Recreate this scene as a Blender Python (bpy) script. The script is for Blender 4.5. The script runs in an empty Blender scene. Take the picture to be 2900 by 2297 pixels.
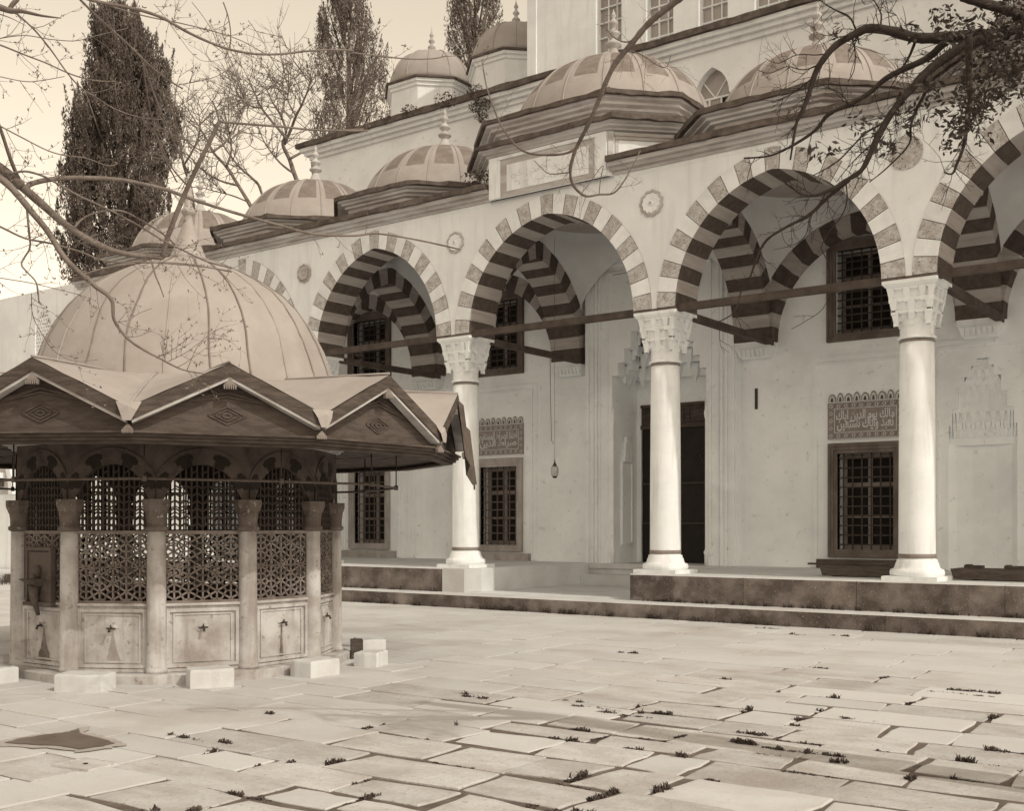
import bpy, math, random
from math import sin, cos, pi, radians, sqrt, atan2, hypot, asin
from mathutils import Vector
random.seed(7)
SC = bpy.context.scene
COL = SC.collection
# ------------------------------------------------------------------ camera
F, U0, VH, EYE = 3186.0, 1450.0, 1487.0, 1.6          # focal length, centre and horizon of the 2900 x 2297 plate
YAW = atan2(3800 - 1450, F)
SN, CS = sin(YAW), cos(YAW)
cam = bpy.data.cameras.new('camera')
camo = bpy.data.objects.new('camera', cam)
COL.objects.link(camo)
camo.location = (0, 0, EYE)
camo.rotation_euler = (pi / 2, 0, YAW)
cam.sensor_width = 36.0
cam.sensor_fit = 'HORIZONTAL'
cam.lens = 36.0 * F / 2900.0
cam.shift_y = (VH - 2297 / 2) / 2900.0                 # rising front: verticals stay parallel
cam.clip_end = 2000
cam.clip_start = 0.05
SC.camera = camo
# ------------------------------------------------------------------ light
SUN_EL, SUN_AZ = radians(43), radians(-6)              # azimuth measured from +X towards +Y
w = bpy.data.worlds.new('World')
SC.world = w
w.use_nodes = True
nt = w.node_tree
nt.nodes.clear()
sky = nt.nodes.new('ShaderNodeTexSky')
sky.sky_type = 'NISHITA'
sky.sun_disc = False
sky.sun_elevation = SUN_EL
sky.sun_rotation = pi / 2 - SUN_AZ
sky.air_density = 1.0
sky.dust_density = 1.0
sep = nt.nodes.new('ShaderNodeSeparateColor')          # old plates saw mostly blue light
pw = nt.nodes.new('ShaderNodeMath'); pw.operation = 'POWER'; pw.inputs[1].default_value = 0.95
mx = nt.nodes.new('ShaderNodeMix'); mx.data_type = 'RGBA'; mx.blend_type = 'MULTIPLY'
mx.inputs['Factor'].default_value = 1.0
mx.inputs['B'].default_value = (1.0, 0.860, 0.675, 1)
cmb = nt.nodes.new('ShaderNodeCombineColor')
bg = nt.nodes.new('ShaderNodeBackground'); bg.inputs['Strength'].default_value = 0.15
sc_ = nt.nodes.new('ShaderNodeMath'); sc_.operation = 'MULTIPLY'; sc_.inputs[1].default_value = 2.05
out = nt.nodes.new('ShaderNodeOutputWorld')
nt.links.new(sky.outputs[0], sep.inputs[0])
nt.links.new(sep.outputs[2], pw.inputs[0])
nt.links.new(pw.outputs[0], sc_.inputs[0])
for i in range(3):
    nt.links.new(sc_.outputs[0], cmb.inputs[i])
nt.links.new(cmb.outputs[0], mx.inputs['A'])
nt.links.new(mx.outputs['Result'], bg.inputs['Color'])
nt.links.new(bg.outputs[0], out.inputs[0])
sl = bpy.data.lights.new('sun', 'SUN')
sl.energy = 2.4
sl.angle = radians(0.6)
sl.color = (1.0, 0.935, 0.82)
so = bpy.data.objects.new('sun', sl)
COL.objects.link(so)
sdir = Vector((cos(SUN_EL) * cos(SUN_AZ), cos(SUN_EL) * sin(SUN_AZ), sin(SUN_EL)))
so.rotation_euler = sdir.to_track_quat('Z', 'Y').to_euler()
so.location = (20, 0, 30)
vs = SC.view_settings
vs.view_transform = 'Standard'; vs.look = 'None'; vs.gamma = 1; vs.exposure = -0.34; vs.use_curve_mapping = False
SC.cycles.max_bounces = 12
SC.cycles.diffuse_bounces = 10
# ------------------------------------------------------------------ materials
def tone(y):
    """a sepia print colour of luminance y"""
    k = max(0.0, min(1.0, y / 0.65)) ** 0.75
    r = 1.22 - 0.24 * k; g = 0.92 + 0.09 * k; b = 0.76 + 0.27 * k
    return (min(0.95, y * r), y * g, y * b, 1)

def mat(name, a, b=None, scale=3.0, rough=0.85, bump=0.0, bscale=40.0, stretch=(1, 1, 1), speck=None, spscale=60.0, lo=0.4, hi=0.65, spec=0.25, streak=None, coord='pos', splo=0.6, vary=0.0, patch=None):
    m = bpy.data.materials.new(name)
    m.use_nodes = True
    n = m.node_tree.nodes; L = m.node_tree.links
    p = n['Principled BSDF']
    p.inputs['Roughness'].default_value = rough
    p.inputs['Specular IOR Level'].default_value = spec
    if coord == 'pos':
        geo = n.new('ShaderNodeNewGeometry'); src = geo.outputs['Position']
    else:
        geo = n.new('ShaderNodeTexCoord'); src = geo.outputs['Object']
    def noise(sc, st=(1, 1, 1), det=6):
        mp = n.new('ShaderNodeMapping'); mp.inputs['Scale'].default_value = st
        L.new(src, mp.inputs['Vector'])
        t = n.new('ShaderNodeTexNoise'); t.inputs['Scale'].default_value = sc; t.inputs['Detail'].default_value = det
        t.inputs['Roughness'].default_value = 0.62
        L.new(mp.outputs[0], t.inputs['Vector'])
        return t.outputs['Fac']
    def ramp(fac, l, h):
        r = n.new('ShaderNodeMapRange'); r.inputs['From Min'].default_value = l; r.inputs['From Max'].default_value = h
        L.new(fac, r.inputs['Value'])
        return r.outputs[0]
    def mixc(fac, A, B):
        q = n.new('ShaderNodeMix'); q.data_type = 'RGBA'
        L.new(fac, q.inputs['Factor'])
        if isinstance(A, tuple): q.inputs['A'].default_value = A
        else: L.new(A, q.inputs['A'])
        if isinstance(B, tuple): q.inputs['B'].default_value = B
        else: L.new(B, q.inputs['B'])
        return q.outputs['Result']
    if b is None:
        b = a * 0.85
    c = mixc(ramp(noise(scale, stretch), lo, hi), tone(a), tone(b))
    if speck is not None:
        c = mixc(ramp(noise(spscale, (1, 1, 1), 3), splo, splo + 0.12), c, tone(speck))
    if streak is not None:
        c = mixc(ramp(noise(1.0, (5.0, 5.0, 0.55), 7), 0.5, 0.78), c, tone(streak))
    if patch is not None:
        c = mixc(ramp(noise(.55, (1, 1, 1), 8), .52, .66), c, tone(patch))
    if vary > 0:
        oi = n.new('ShaderNodeObjectInfo'); mr = n.new('ShaderNodeMapRange')
        mr.inputs['To Min'].default_value = 1 - vary; mr.inputs['To Max'].default_value = 1 + vary * .5
        L.new(oi.outputs['Random'], mr.inputs['Value'])
        vm = n.new('ShaderNodeVectorMath'); vm.operation = 'SCALE'
        L.new(c, vm.inputs[0]); L.new(mr.outputs[0], vm.inputs['Scale']); c = vm.outputs[0]
    L.new(c, p.inputs['Base Color'])
    if bump > 0:
        bp = n.new('ShaderNodeBump'); bp.inputs['Strength'].default_value = bump; bp.inputs['Distance'].default_value = 0.02
        L.new(noise(bscale), bp.inputs['Height'])
        L.new(bp.outputs[0], p.inputs['Normal'])
    return m

M = {}
M['marble'] = mat('marble', .86, .78, 1.2, streak=.66, bump=.2, bscale=14, patch=.76, speck=.6, spscale=16, splo=.68)
M['marble2'] = mat('white_marble', .88, .80, 2.0, bump=.08, bscale=14, streak=.60, speck=.66, spscale=9, splo=.66)
M['plaster'] = mat('plaster', .90, .80, .9, bump=.25, bscale=9, speck=.66, spscale=7, splo=.62, patch=.76)
M['vaultp'] = mat('vault_plaster', .72, .62, 1.1, bump=.15, bscale=10)
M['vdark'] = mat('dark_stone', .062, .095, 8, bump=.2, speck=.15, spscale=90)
M['vdarkw'] = mat('weathered_dark_stone', .58, .38, 7, bump=.5, bscale=50, speck=.16, spscale=38, lo=.4, hi=.62, splo=.54)
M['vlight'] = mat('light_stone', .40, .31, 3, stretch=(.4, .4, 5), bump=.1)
M['vlightw'] = mat('weathered_light_stone', .84, .74, 4, bump=.12, bscale=40, speck=.6, spscale=30, splo=.66, vary=.08)
M['lead'] = mat('lead_sheet', .37, .31, 1.8, rough=.65, bump=.4, bscale=5, spec=.3, streak=.33, speck=.33, spscale=9, splo=.64)
M['leadd'] = mat('dark_lead_sheet', .17, .23, 5, rough=.7, bump=.12, bscale=16)
M['leade'] = mat('lead_edge', .07, .13, 5, rough=.7, bump=.4, bscale=14)
M['cornice'] = mat('cornice_stone', .56, .34, 2.2, stretch=(.5, .5, 3), bump=.25, bscale=25)
M['corniced'] = mat('weathered_cornice_stone', .38, .54, 2.5, stretch=(.6, .6, 2), bump=.3, bscale=25)
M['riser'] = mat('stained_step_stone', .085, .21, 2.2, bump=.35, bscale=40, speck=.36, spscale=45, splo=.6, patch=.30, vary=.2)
M['step'] = mat('step_stone', .62, .52, 1.5, bump=.2, bscale=30)
M['floor'] = mat('portico_floor_stone', .68, .58, 1.5, bump=.2)
M['pave'] = mat('paving_stone', .58, .52, 1.1, bump=.25, bscale=24, speck=.44, spscale=26, splo=.62, vary=.09, patch=.46)
M['pave2'] = mat('worn_paving_stone', .56, .42, 3.0, bump=.6, bscale=22, speck=.28, spscale=30, splo=.6, stretch=(.7, 1.3, 1), vary=.14, patch=.36)
M['joint'] = mat('earth_joint', .10, .16, 6, bump=.4)
M['earth'] = mat('earth', .34, .24, 1.2, bump=.4)
M['iron'] = mat('iron', .035, .055, 20, rough=.6)
M['irong'] = mat('grey_iron', .11, .07, 20, rough=.6)
M['wood'] = mat('dark_wood', .055, .10, 5, stretch=(1, 1, 6), bump=.3)
M['beam'] = mat('painted_beam', .085, .05, 4, bump=.3)
M['woodm'] = mat('grey_wood', .095, .06, 5, stretch=(1, 1, 5), bump=.3)
M['porph'] = mat('porphyry_frame', .10, .16, 4, bump=.2, stretch=(1, 1, .4))
M['mframe'] = mat('veined_marble_frame', .42, .27, 3, bump=.1, stretch=(1, 1, .5))
M['casement'] = mat('window_casement', .25, .17, 5)
M['void'] = mat('dark_room', .012, .018, 2)
M['pane'] = mat('window_glass', .36, .28, 1.0, rough=.25, spec=.6)
M['curtain'] = mat('leather_curtain', .014, .022, 3, rough=.6, bump=.2)
M['tile'] = mat('glazed_tile', .20, .26, 12, rough=.35)
M['tilew'] = mat('white_glaze', .62, .55, 10, rough=.35)
M['tiled'] = mat('dark_glaze', .07, .10, 10, rough=.35)
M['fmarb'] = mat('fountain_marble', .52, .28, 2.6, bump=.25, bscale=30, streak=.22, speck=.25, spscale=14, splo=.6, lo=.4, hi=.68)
M['fshade'] = mat('shade_toned_marble', .105, .055, 3.5, bump=.2, lo=.42, hi=.62)  # arches, slab, tank: shade below the eaves put into the marble colour
M['fgrimeshade'] = mat('grimy_shaded_marble', .15, .085, 5, bump=.25, speck=.34, spscale=20, splo=.6)  # capitals: grime, darkened further with eave shade put into the colour
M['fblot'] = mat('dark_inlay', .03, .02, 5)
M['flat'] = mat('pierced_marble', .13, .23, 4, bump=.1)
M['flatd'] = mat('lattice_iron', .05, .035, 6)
M['stain'] = mat('wet_stain', .09, .20, 9, rough=.5)
M['stool'] = mat('stool_stone', .62, .54, 3, bump=.25, bscale=26)
M['bark'] = mat('pale_bark', .20, .12, 6, stretch=(1, 1, .4), bump=.5, bscale=40)
M['barkm'] = mat('brown_bark', .17, .10, 9, bump=.6, bscale=40)
M['barkd'] = mat('dark_bark', .045, .028, 9, bump=.6, bscale=40)
M['barkf'] = mat('grey_bark', .20, .13, 3, bump=.4)
M['bud'] = mat('bud_leaf', .16, .22, 8)
M['cyp'] = mat('cypress_needles', .14, .07, .9, lo=.35, hi=.7)
M['cyp2'] = mat('pale_cypress_needles', .17, .10, .9, lo=.35, hi=.7)
M['leaf'] = mat('dark_leaf', .035, .05, 8, rough=.5)
M['grass'] = mat('weed_blades', .055, .11, 10)
M['puddle'] = mat('wet_earth', .15, .11, 5, rough=.5)
M['damp'] = mat('damp_stone', .40, .33, 5)
M['bird'] = mat('pigeon_feathers', .06, .04, 20)
M['glass'] = mat('lantern_glass', .5, .4, 5, rough=.2, spec=.6)
M['hill'] = mat('far_ground', .3, .22, .2)

# ------------------------------------------------------------------ mesh helpers
class MB:
    def __init__(s, T=None):
        s.v = []; s.f = []; s.m = []; s.s = []; s.T = T
    def add(s, vv, ff, m=0, smooth=False):
        o = len(s.v)
        if s.T: vv = [s.T(*p) for p in vv]
        s.v += [tuple(p) for p in vv]
        for k, q in enumerate(ff):
            s.f.append(tuple(i + o for i in q))
            s.m.append(m[k] if isinstance(m, list) else m)
            s.s.append(smooth)
    def box(s, x0, x1, y0, y1, z0, z1, m=0):
        s.add([(x0,y0,z0),(x1,y0,z0),(x1,y1,z0),(x0,y1,z0),(x0,y0,z1),(x1,y0,z1),(x1,y1,z1),(x0,y1,z1)],
              [(0,3,2,1),(4,5,6,7),(0,1,5,4),(1,2,6,5),(2,3,7,6),(3,0,4,7)], m)
    def taper(s, x0, x1, y0, y1, z0, z1, k, m=0):
        """box whose bottom face is scaled by k about its back edge centre"""
        xm = (x0 + x1) / 2; 
        a = [(xm+(x-xm)*k, y if y == y1 else y1+(y-y1)*k, z0) for x, y in ((x0,y0),(x1,y0),(x1,y1),(x0,y1))]
        s.add(a + [(x0,y0,z1),(x1,y0,z1),(x1,y1,z1),(x0,y1,z1)],
              [(0,3,2,1),(4,5,6,7),(0,1,5,4),(1,2,6,5),(2,3,7,6),(3,0,4,7)], m)
    def hexa(s, p, m=0):
        """8 points: bottom four then top four"""
        s.add(p, [(0,3,2,1),(4,5,6,7),(0,1,5,4),(1,2,6,5),(2,3,7,6),(3,0,4,7)], m)
    def prism(s, poly, fa, fb, m=0, me=None):
        """extrude 2-D polygon between maps fa(a,c) and fb(a,c)"""
        n = len(poly)
        s.add([fa(*p) for p in poly] + [fb(*p) for p in poly],
              [tuple(range(n)), tuple(range(2*n-1, n-1, -1))] + [(i, i+n, (i+1) % n + n, (i+1) % n) for i in range(n)],
              [m, m] + [m if me is None else me] * n)
    def tube(s, pts, rad, n=6, m=0, smooth=True):
        pts = [Vector(p) for p in pts]
        if not isinstance(rad, (list, tuple)): rad = [rad] * len(pts)
        vv = []; ff = []
        up = Vector((0.13, 0.21, 1))
        for i, p in enumerate(pts):
            d = (pts[min(i+1, len(pts)-1)] - pts[max(i-1, 0)])
            if d.length < 1e-9: d = Vector((0, 0, 1))
            d.normalize()
            a = d.cross(up)
            if a.length < .05: a = d.cross(Vector((1, 0, 0)))
            a.normalize(); b = d.cross(a)
            for k in range(n):
                t = 2 * pi * k / n
                vv.append(p + (a * cos(t) + b * sin(t)) * rad[i])
        for i in range(len(pts) - 1):
            for k in range(n):
                k2 = (k + 1) % n
                ff.append((i*n+k, i*n+k2, (i+1)*n+k2, (i+1)*n+k))
        ff.append(tuple(range(n-1, -1, -1))); ff.append(tuple(range((len(pts)-1)*n, len(pts)*n)))
        s.add([tuple(p) for p in vv], ff, m, smooth)
    def lathe(s, cx, cy, prof, n=24, m=0, a0=0.0, smooth=True, mf=None, sx=1, sy=1):
        vv = []; ff = []; mm = []
        for r, z in prof:
            for k in range(n):
                t = a0 + 2 * pi * k / n
                vv.append((cx + r * cos(t) * sx, cy + r * sin(t) * sy, z))
        for i in range(len(prof) - 1):
            for k in range(n):
                k2 = (k + 1) % n
                ff.append((i*n+k, i*n+k2, (i+1)*n+k2, (i+1)*n+k))
                mm.append(mf(i, k) if mf else m)
        ff.append(tuple(range(n-1, -1, -1))); mm.append(m if not mf else mf(0, 0))
        ff.append(tuple(range((len(prof)-1)*n, len(prof)*n))); mm.append(mm[-2] if mf else m)
        s.add(vv, ff, mm, smooth)

WORLD = {}
def obj(name, mb, mats, parent=None, origin=None, **props):
    """link one mesh object; its origin sits at its own base"""
    v = mb.v
    if origin is None:
        xs = [p[0] for p in v]; ys = [p[1] for p in v]; zs = [p[2] for p in v]
        origin = ((min(xs)+max(xs))/2, (min(ys)+max(ys))/2, min(zs))
    ox, oy, oz = origin
    me = bpy.data.meshes.new(name)
    me.from_pydata([(p[0]-ox, p[1]-oy, p[2]-oz) for p in v], [], mb.f)
    if not isinstance(mats, (list, tuple)): mats = [mats]
    for q in mats: me.materials.append(M[q])
    if len(mats) > 1: me.polygons.foreach_set('material_index', mb.m)
    me.polygons.foreach_set('use_smooth', mb.s)
    me.update()
    o = bpy.data.objects.new(name, me)
    COL.objects.link(o)
    WORLD[o.name] = Vector(origin)
    if parent:
        o.parent = parent
        o.location = Vector(origin) - WORLD[parent.name]
    else:
        o.location = origin
    for k, q in props.items(): o[k] = q
    return o

def thing(name, loc, label, cat, group=None):
    o = bpy.data.objects.new(name, None)
    COL.objects.link(o)
    o.location = loc
    WORLD[o.name] = Vector(loc)
    o.empty_display_size = .3
    o['label'] = label; o['category'] = cat
    if group: o['group'] = group
    return o
def tag(o, label, cat, group=None):
    o['label'] = label; o['category'] = cat
    if group: o['group'] = group
    return o
def copy_part(o, parent, loc, rotz=0.0):
    c = o.copy(); COL.objects.link(c); c.parent = parent
    c.location = loc; c.rotation_euler = (0, 0, rotz)
    return c
def at(u, v, d):
    """point on the ray through plate pixel (u, v), d metres deep"""
    a = (u - U0) / F * d; c = (VH - v) / F * d
    return Vector((-SN * d + CS * a, CS * d + SN * a, EYE + c))
def proj(x, y, z):
    d = -SN * x + CS * y
    if d < .1: return (-9999, -9999, d)
    return (U0 + F * (CS * x + SN * y) / d, VH - F * (z - EYE) / d, d)
def rnd(a, b): return random.uniform(a, b)

# Arabic lettering: contextual forms in visual order for the built-in font
AR = {'ا':'FE8D FE8E FE8D FE8E','ل':'FEDD FEDE FEDF FEE0','م':'FEE1 FEE2 FEE3 FEE4','ك':'FED9 FEDA FEDB FEDC','ي':'FEF1 FEF2 FEF3 FEF4',
      'و':'FEED FEEE FEED FEEE','د':'FEA9 FEAA FEA9 FEAA','ن':'FEE5 FEE6 FEE7 FEE8','ع':'FEC9 FECA FECB FECC','ب':'FE8F FE90 FE91 FE92',
      'س':'FEB1 FEB2 FEB3 FEB4','ت':'FE95 FE96 FE97 FE98','ه':'FEE9 FEEA FEEB FEEC','ص':'FEB9 FEBA FEBB FEBC','ر':'FEAD FEAE FEAD FEAE',
      'ط':'FEC1 FEC2 FEC3 FEC4','ق':'FED5 FED6 FED7 FED8','ذ':'FEAB FEAC FEAB FEAC','ح':'FEA1 FEA2 FEA3 FEA4'}
NOJOIN = set('اودرذ')
def shape(txt):
    res = []
    for word in txt.split(' '):
        o = ''
        for i, ch in enumerate(word):
            prev = i > 0 and word[i-1] not in NOJOIN
            nxt = i < len(word) - 1 and ch not in NOJOIN
            iso, fin, ini, med = [chr(int(h, 16)) for h in AR[ch].split()]
            o += med if prev and nxt else fin if prev else ini if nxt else iso
        res.append(o)
    return ' '.join(res)[::-1]
def lettering(txt, x0, x1, z0, z1, y, thick=.006, bold=.012):
    """flat extruded lettering filling the box, front at plane y"""
    cu = bpy.data.curves.new('lettering', 'FONT')
    cu.body = shape(txt); cu.resolution_u = 2; cu.offset = bold
    ob = bpy.data.objects.new('lettering_tmp', cu); COL.objects.link(ob)
    bpy.context.view_layer.update()
    me = bpy.data.meshes.new_from_object(ob.evaluated_get(bpy.context.evaluated_depsgraph_get()))
    co = [v.co.copy() for v in me.vertices]; ff = [tuple(p.vertices) for p in me.polygons]
    bpy.data.objects.remove(ob); bpy.data.meshes.remove(me)
    a0 = min(c.x for c in co); a1 = max(c.x for c in co); b0 = min(c.y for c in co); b1 = max(c.y for c in co)
    mb = MB()
    P = [(x0 + (c.x-a0)/(a1-a0)*(x1-x0), z0 + (c.y-b0)/(b1-b0)*(z1-z0)) for c in co]
    mb.add([(p[0], y, p[1]) for p in P], ff, 0)
    edges = {}
    for q in ff:
        for i in range(len(q)):
            e = (q[i], q[(i+1) % len(q)])
            if (e[1], e[0]) in edges: del edges[(e[1], e[0])]
            else: edges[e] = 1
    o = len(mb.v)
    mb.add([(p[0], y + thick, p[1]) for p in P], [], 0)
    for a, b in edges:
        mb.f.append((b, a, a + o, b + o)); mb.m.append(0); mb.s.append(False)
    return mb
# ------------------------------------------------------------------ site constants
YF, YI, YC, YW = 17.85, 18.65, 18.27, 22.4             # arcade face, arcade back, column axis, hall wall
CX = [-27.9, -23.3, -19.07, -14.67, -9.98, -5.45, -0.9, 3.7]  # column axes
ZS = 5.5                                               # springing
FX, FY = -10.934, 8.281                                # fountain centre
A0 = -104.52                                           # first fountain column, degrees
# ------------------------------------------------------------------ ground
mb = MB()
mb.add([(-300,-200,-.09),(300,-200,-.09),(300,400,-.09),(-300,400,-.09)], [(0,1,2,3)])
g = obj('ground', mb, 'hill', origin=(0,0,-.09)); g['kind'] = 'structure'
mb = MB()
mb.add([(-42,-3,-.013),(8,-3,-.013),(8,16.86,-.013),(-42,16.86,-.013)], [(0,1,2,3)])
court = obj('courtyard_pavement', mb, 'joint', origin=(-12,10,-.018)); court['kind'] = 'structure'

def stone_mesh(mb, x0, x1, y0, y1, z, rough, skew):
    """one worn flagstone: uneven outline, rounded arris, slightly dished top"""
    cs = [(x0,y0),(x1,y0),(x1,y1),(x0,y1)]
    cs = [(x + rnd(-skew, skew), y + rnd(-skew, skew)) for x, y in cs]
    pts = []
    for i in range(4):
        a = cs[i]; b = cs[(i+1) % 4]
        n = 3
        for k in range(n):
            t = (k + (.0 if k == 0 else rnd(-.15, .15))) / n
            j = rough if k else rough * .6
            if k == 0:
                # clipped corner
                pts.append((a[0] + (b[0]-a[0])*.02 + rnd(-j, j), a[1] + (b[1]-a[1])*.02 + rnd(-j, j)))
            else:
                pts.append((a[0] + (b[0]-a[0])*t + rnd(-j, j), a[1] + (b[1]-a[1])*t + rnd(-j, j)))
    cx = sum(p[0] for p in pts) / len(pts); cy = sum(p[1] for p in pts) / len(pts)
    q_ = .002 + .22*rough; tx, ty = rnd(-q_, q_), rnd(-q_, q_)
    zz = lambda x, y: z + (x-cx)*tx + (y-cy)*ty
    n = len(pts); bev = .003 + rough * .25
    V = []
    for x, y in pts: V.append((x, y, -.06))
    for x, y in pts: V.append((x, y, zz(x, y) - bev*.9))
    for x, y in pts:
        d = hypot(cx-x, cy-y); k = bev / max(d, .1)
        V.append((x+(cx-x)*k, y+(cy-y)*k, zz(x, y) - bev*.22))
    for x, y in pts:
        d = hypot(cx-x, cy-y); k = min(.6, bev*3.2 / max(d, .1))
        V.append((x+(cx-x)*k, y+(cy-y)*k, zz(x, y) + rnd(-.001, .001) * (1 + 60*rough)))
    V.append((cx, cy, zz(cx, cy) + rnd(-.002, .002)))
    f = []
    for r in range(3):
        for i in range(n):
            j = (i+1) % n
            f.append((r*n+i, r*n+j, (r+1)*n+j, (r+1)*n+i))
    for i in range(n): f.append((3*n+i, 3*n+(i+1) % n, 4*n))
    mb.add(V, f, 0, False)

stones = []
JOINTS = []                                            # places where weeds take root
rr = random.Random(11)
y = 16.84
while y > 1.2:
    zone = max(0.0, min(1.0, (13.5 - y) / 6.0))
    h = rr.uniform(.52, .82) * (1 - .20 * zone - .10 * max(0, zone - .5))
    y2 = y - h
    x = -36 + rr.uniform(0, 1)
    while x < 3:
        rightish = max(0.0, min(1.0, (x + 8.5) / 4.0)) * zone
        L = rr.uniform(.8, 1.9) * (1 - .50 * rightish)
        gap = .004 + .002 * zone + .013 * rightish * rr.uniform(.3, 1.8)
        xa, xb = x + gap, x + L - gap
        ya, yb = y2 + gap + rr.uniform(-.03, .03) * rightish, y - gap + rr.uniform(-.03, .03) * rightish
        cx, cy = (xa + xb) / 2, (ya + yb) / 2
        if hypot(cx - FX, cy - FY) > 1.5:
            stones.append((xa, xb, ya, yb, rightish, zone))
        x += L
    y = y2
vis = []; rest = []
for s in stones:
    u, v, d = proj((s[0]+s[1])/2, (s[2]+s[3])/2, 0)
    ok = d > 1 and -150 < u < 3050 and v < 2420
    a = (s[1]-s[0]) * (s[3]-s[2]) / max(d, .5)**3
    (vis if ok else rest).append((a, s))
vis.sort(key=lambda q: -q[0])
rest += vis[295:]; vis = vis[:295]
rrest = MB()
PROTO = []
for a, s in vis:
    mb = MB()
    stone_mesh(mb, s[0], s[1], s[2], s[3], rnd(-.002, .002) - .006 * s[4] * random.random(), .002 + .012 * s[4] + .002 * s[5], .003 + .045 * s[4] + .004 * s[5])
    obj('paving_stone', mb, 'pave2' if random.random() < s[4] * .9 else 'pave', court)
for a, s in rest:
    stone_mesh(rrest, s[0], s[1], s[2], s[3], 0, .006, .01)
o = obj('paving_stone_field', rrest, 'pave', court); o['kind'] = 'stuff'

# weeds in the joints
def tuft(mb, x, y, z, r, h, n, lean=(0, 0)):
    for i in range(n):
        a = rnd(0, 2*pi); q = r * sqrt(random.random())
        px, py = x + q*cos(a), y + q*sin(a)
        b = rnd(0, 2*pi); sp = rnd(.3, 1.0) * h * .8
        hh = h * rnd(.5, 1.1); wd = rnd(.004, .009)
        dx, dy = cos(b)*sp + lean[0], sin(b)*sp + lean[1]
        ex, ey = -sin(b)*wd, cos(b)*wd
        mb.add([(px-ex,py-ey,z),(px+ex,py+ey,z),(px+dx*.5+ex*.7,py+dy*.5+ey*.7,z+hh*.7),(px+dx*.5-ex*.7,py+dy*.5-ey*.7,z+hh*.7),(px+dx,py+dy,z+hh*.85)],
               [(0,1,2,3),(3,2,4)])
def clump(x, y, lx, ly):
    L = max(lx, ly); q = 0.0
    while q < L:
        e = min(L, q + rnd(.02, .12)); hh = .010 + .045 * random.random()**2.6; ww = rnd(.006, .038)
        n = max(3, int((e-q) / .0035))
        for i in range(n):
            t = (q + (e-q)*i/n) / L
            tuft(wd, x + lx*t + rnd(-ww, ww)*(ly > 0) + rnd(-.01,.01), y + ly*t + rnd(-ww, ww)*(lx > 0), -.012, .014, hh*rnd(.3, 1.2), 4)
        q = e + (rnd(0, .1) if random.random() < .5 else 0)
wd = MB()
for s in stones:
    xa, xb, ya, yb, rt_, zn = s
    u, v, d = proj((xa+xb)/2, (ya+yb)/2, 0)
    if not (d > 1 and -100 < u < 3000 and v < 2400): continue
    pr = (.62 * rt_ + .02 * zn)
    if random.random() < pr:                            # along the long joint
        a = rnd(xa, xb - .1); L = rnd(.06, .42) * (.4 + .8*rt_)
        clump(a, yb + .01, L, 0)
    if random.random() < pr * .8:
        a = rnd(ya, yb - .05); L = rnd(.05, .3)
        clump(xb + .01, a, 0, L)
for (u, v, L) in [(1640,1990,.5),(1720,2010,.7),(1755,2022,.4),(1800,2030,.3),(1330,1968,.4),(1360,1978,.5),(500,2085,.16),(545,2095,.3),(640,2105,.12),(760,2022,.12),(2330,1894,.4),(2180,1745+36,.5),(2260,1799,.6),(2390,1803,.4),(1780,1850,.3),(825,2162,.08),(2150,2080,.5),(2100,2105,.25),(2240,2055,.3),(2400,2035,.5),(2270,2130,.6),(2700,1965,.7),(2780,1962,.6)]:
    dd = F * EYE / (v - VH); p = at(u, v, dd)
    clump(p.x - L/2, p.y, L, 0); clump(p.x - L/3, p.y + rnd(-.03,.03), L*.5, 0)
o = obj('joint_weeds', wd, 'grass', origin=(0,0,0)); o['kind'] = 'stuff'; o['label'] = 'tufts of dark grass rooted in the open joints of the courtyard paving'; o['category'] = 'weeds'
wd = MB()
for i in range(150):                                    # at the foot of the lower step
    x = rnd(-25, -2.5); 
    if random.random() < .5: x = random.choice([-21.5,-20,-18.2,-15.9,-14.6,-12.9,-12.3,-11.2,-10.2,-9.2,-8.4,-7.6]) + rnd(-.35,.35)
    for k in range(4): tuft(wd, x + rnd(-.06,.06), 16.83 - rnd(0,.05), 0, .02, rnd(.05,.16), 3, (0, -.02))
for i in range(170):                                    # at the foot of the upper step
    x = rnd(-26, -14.7) if random.random() < .6 else rnd(-10.1, -2.5)
    for k in range(4): tuft(wd, x + rnd(-.08,.08), 17.43 - rnd(0,.04), .25, .02, rnd(.04,.12), 3, (0, -.02))
o = obj('step_weeds', wd, 'grass', origin=(0,16.9,0)); o['kind'] = 'stuff'; o['label'] = 'straggling weeds along the foot of the portico steps'; o['category'] = 'weeds'

# a wet hollow in the paving, lower left
mb = MB()
_o = [(12,2108),(60,2094),(130,2085),(185,2078),(222,2070),(228,2080),(262,2090),(300,2100),(325,2108),(290,2117),(225,2126),(150,2115),(70,2112)]
_q = []
for i in range(len(_o)):
    a, b = _o[i], _o[(i+1) % len(_o)]
    for k in range(4): _q.append((a[0]+(b[0]-a[0])*k/4 + rnd(-3,3), a[1]+(b[1]-a[1])*k/4 + rnd(-1.2,1.2)))
pp = [at(u, v, F*EYE/(v-VH)) for u, v in _q]
cxp_ = sum((p for p in pp), Vector())/len(pp)
m2 = MB(); m2.add([(cxp_.x+(p.x-cxp_.x)*rnd(1.12,1.3), cxp_.y+(p.y-cxp_.y)*rnd(1.2,1.5), .0055) for p in pp], [tuple(range(len(pp)))[::-1]])
o = obj('damp_ground', m2, 'damp'); o['kind'] = 'structure'
mb.add([(p.x, p.y, .0095) for p in pp], [tuple(range(len(pp)))[::-1]])
o = obj('puddle', mb, 'puddle'); o['kind'] = 'structure'
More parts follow.
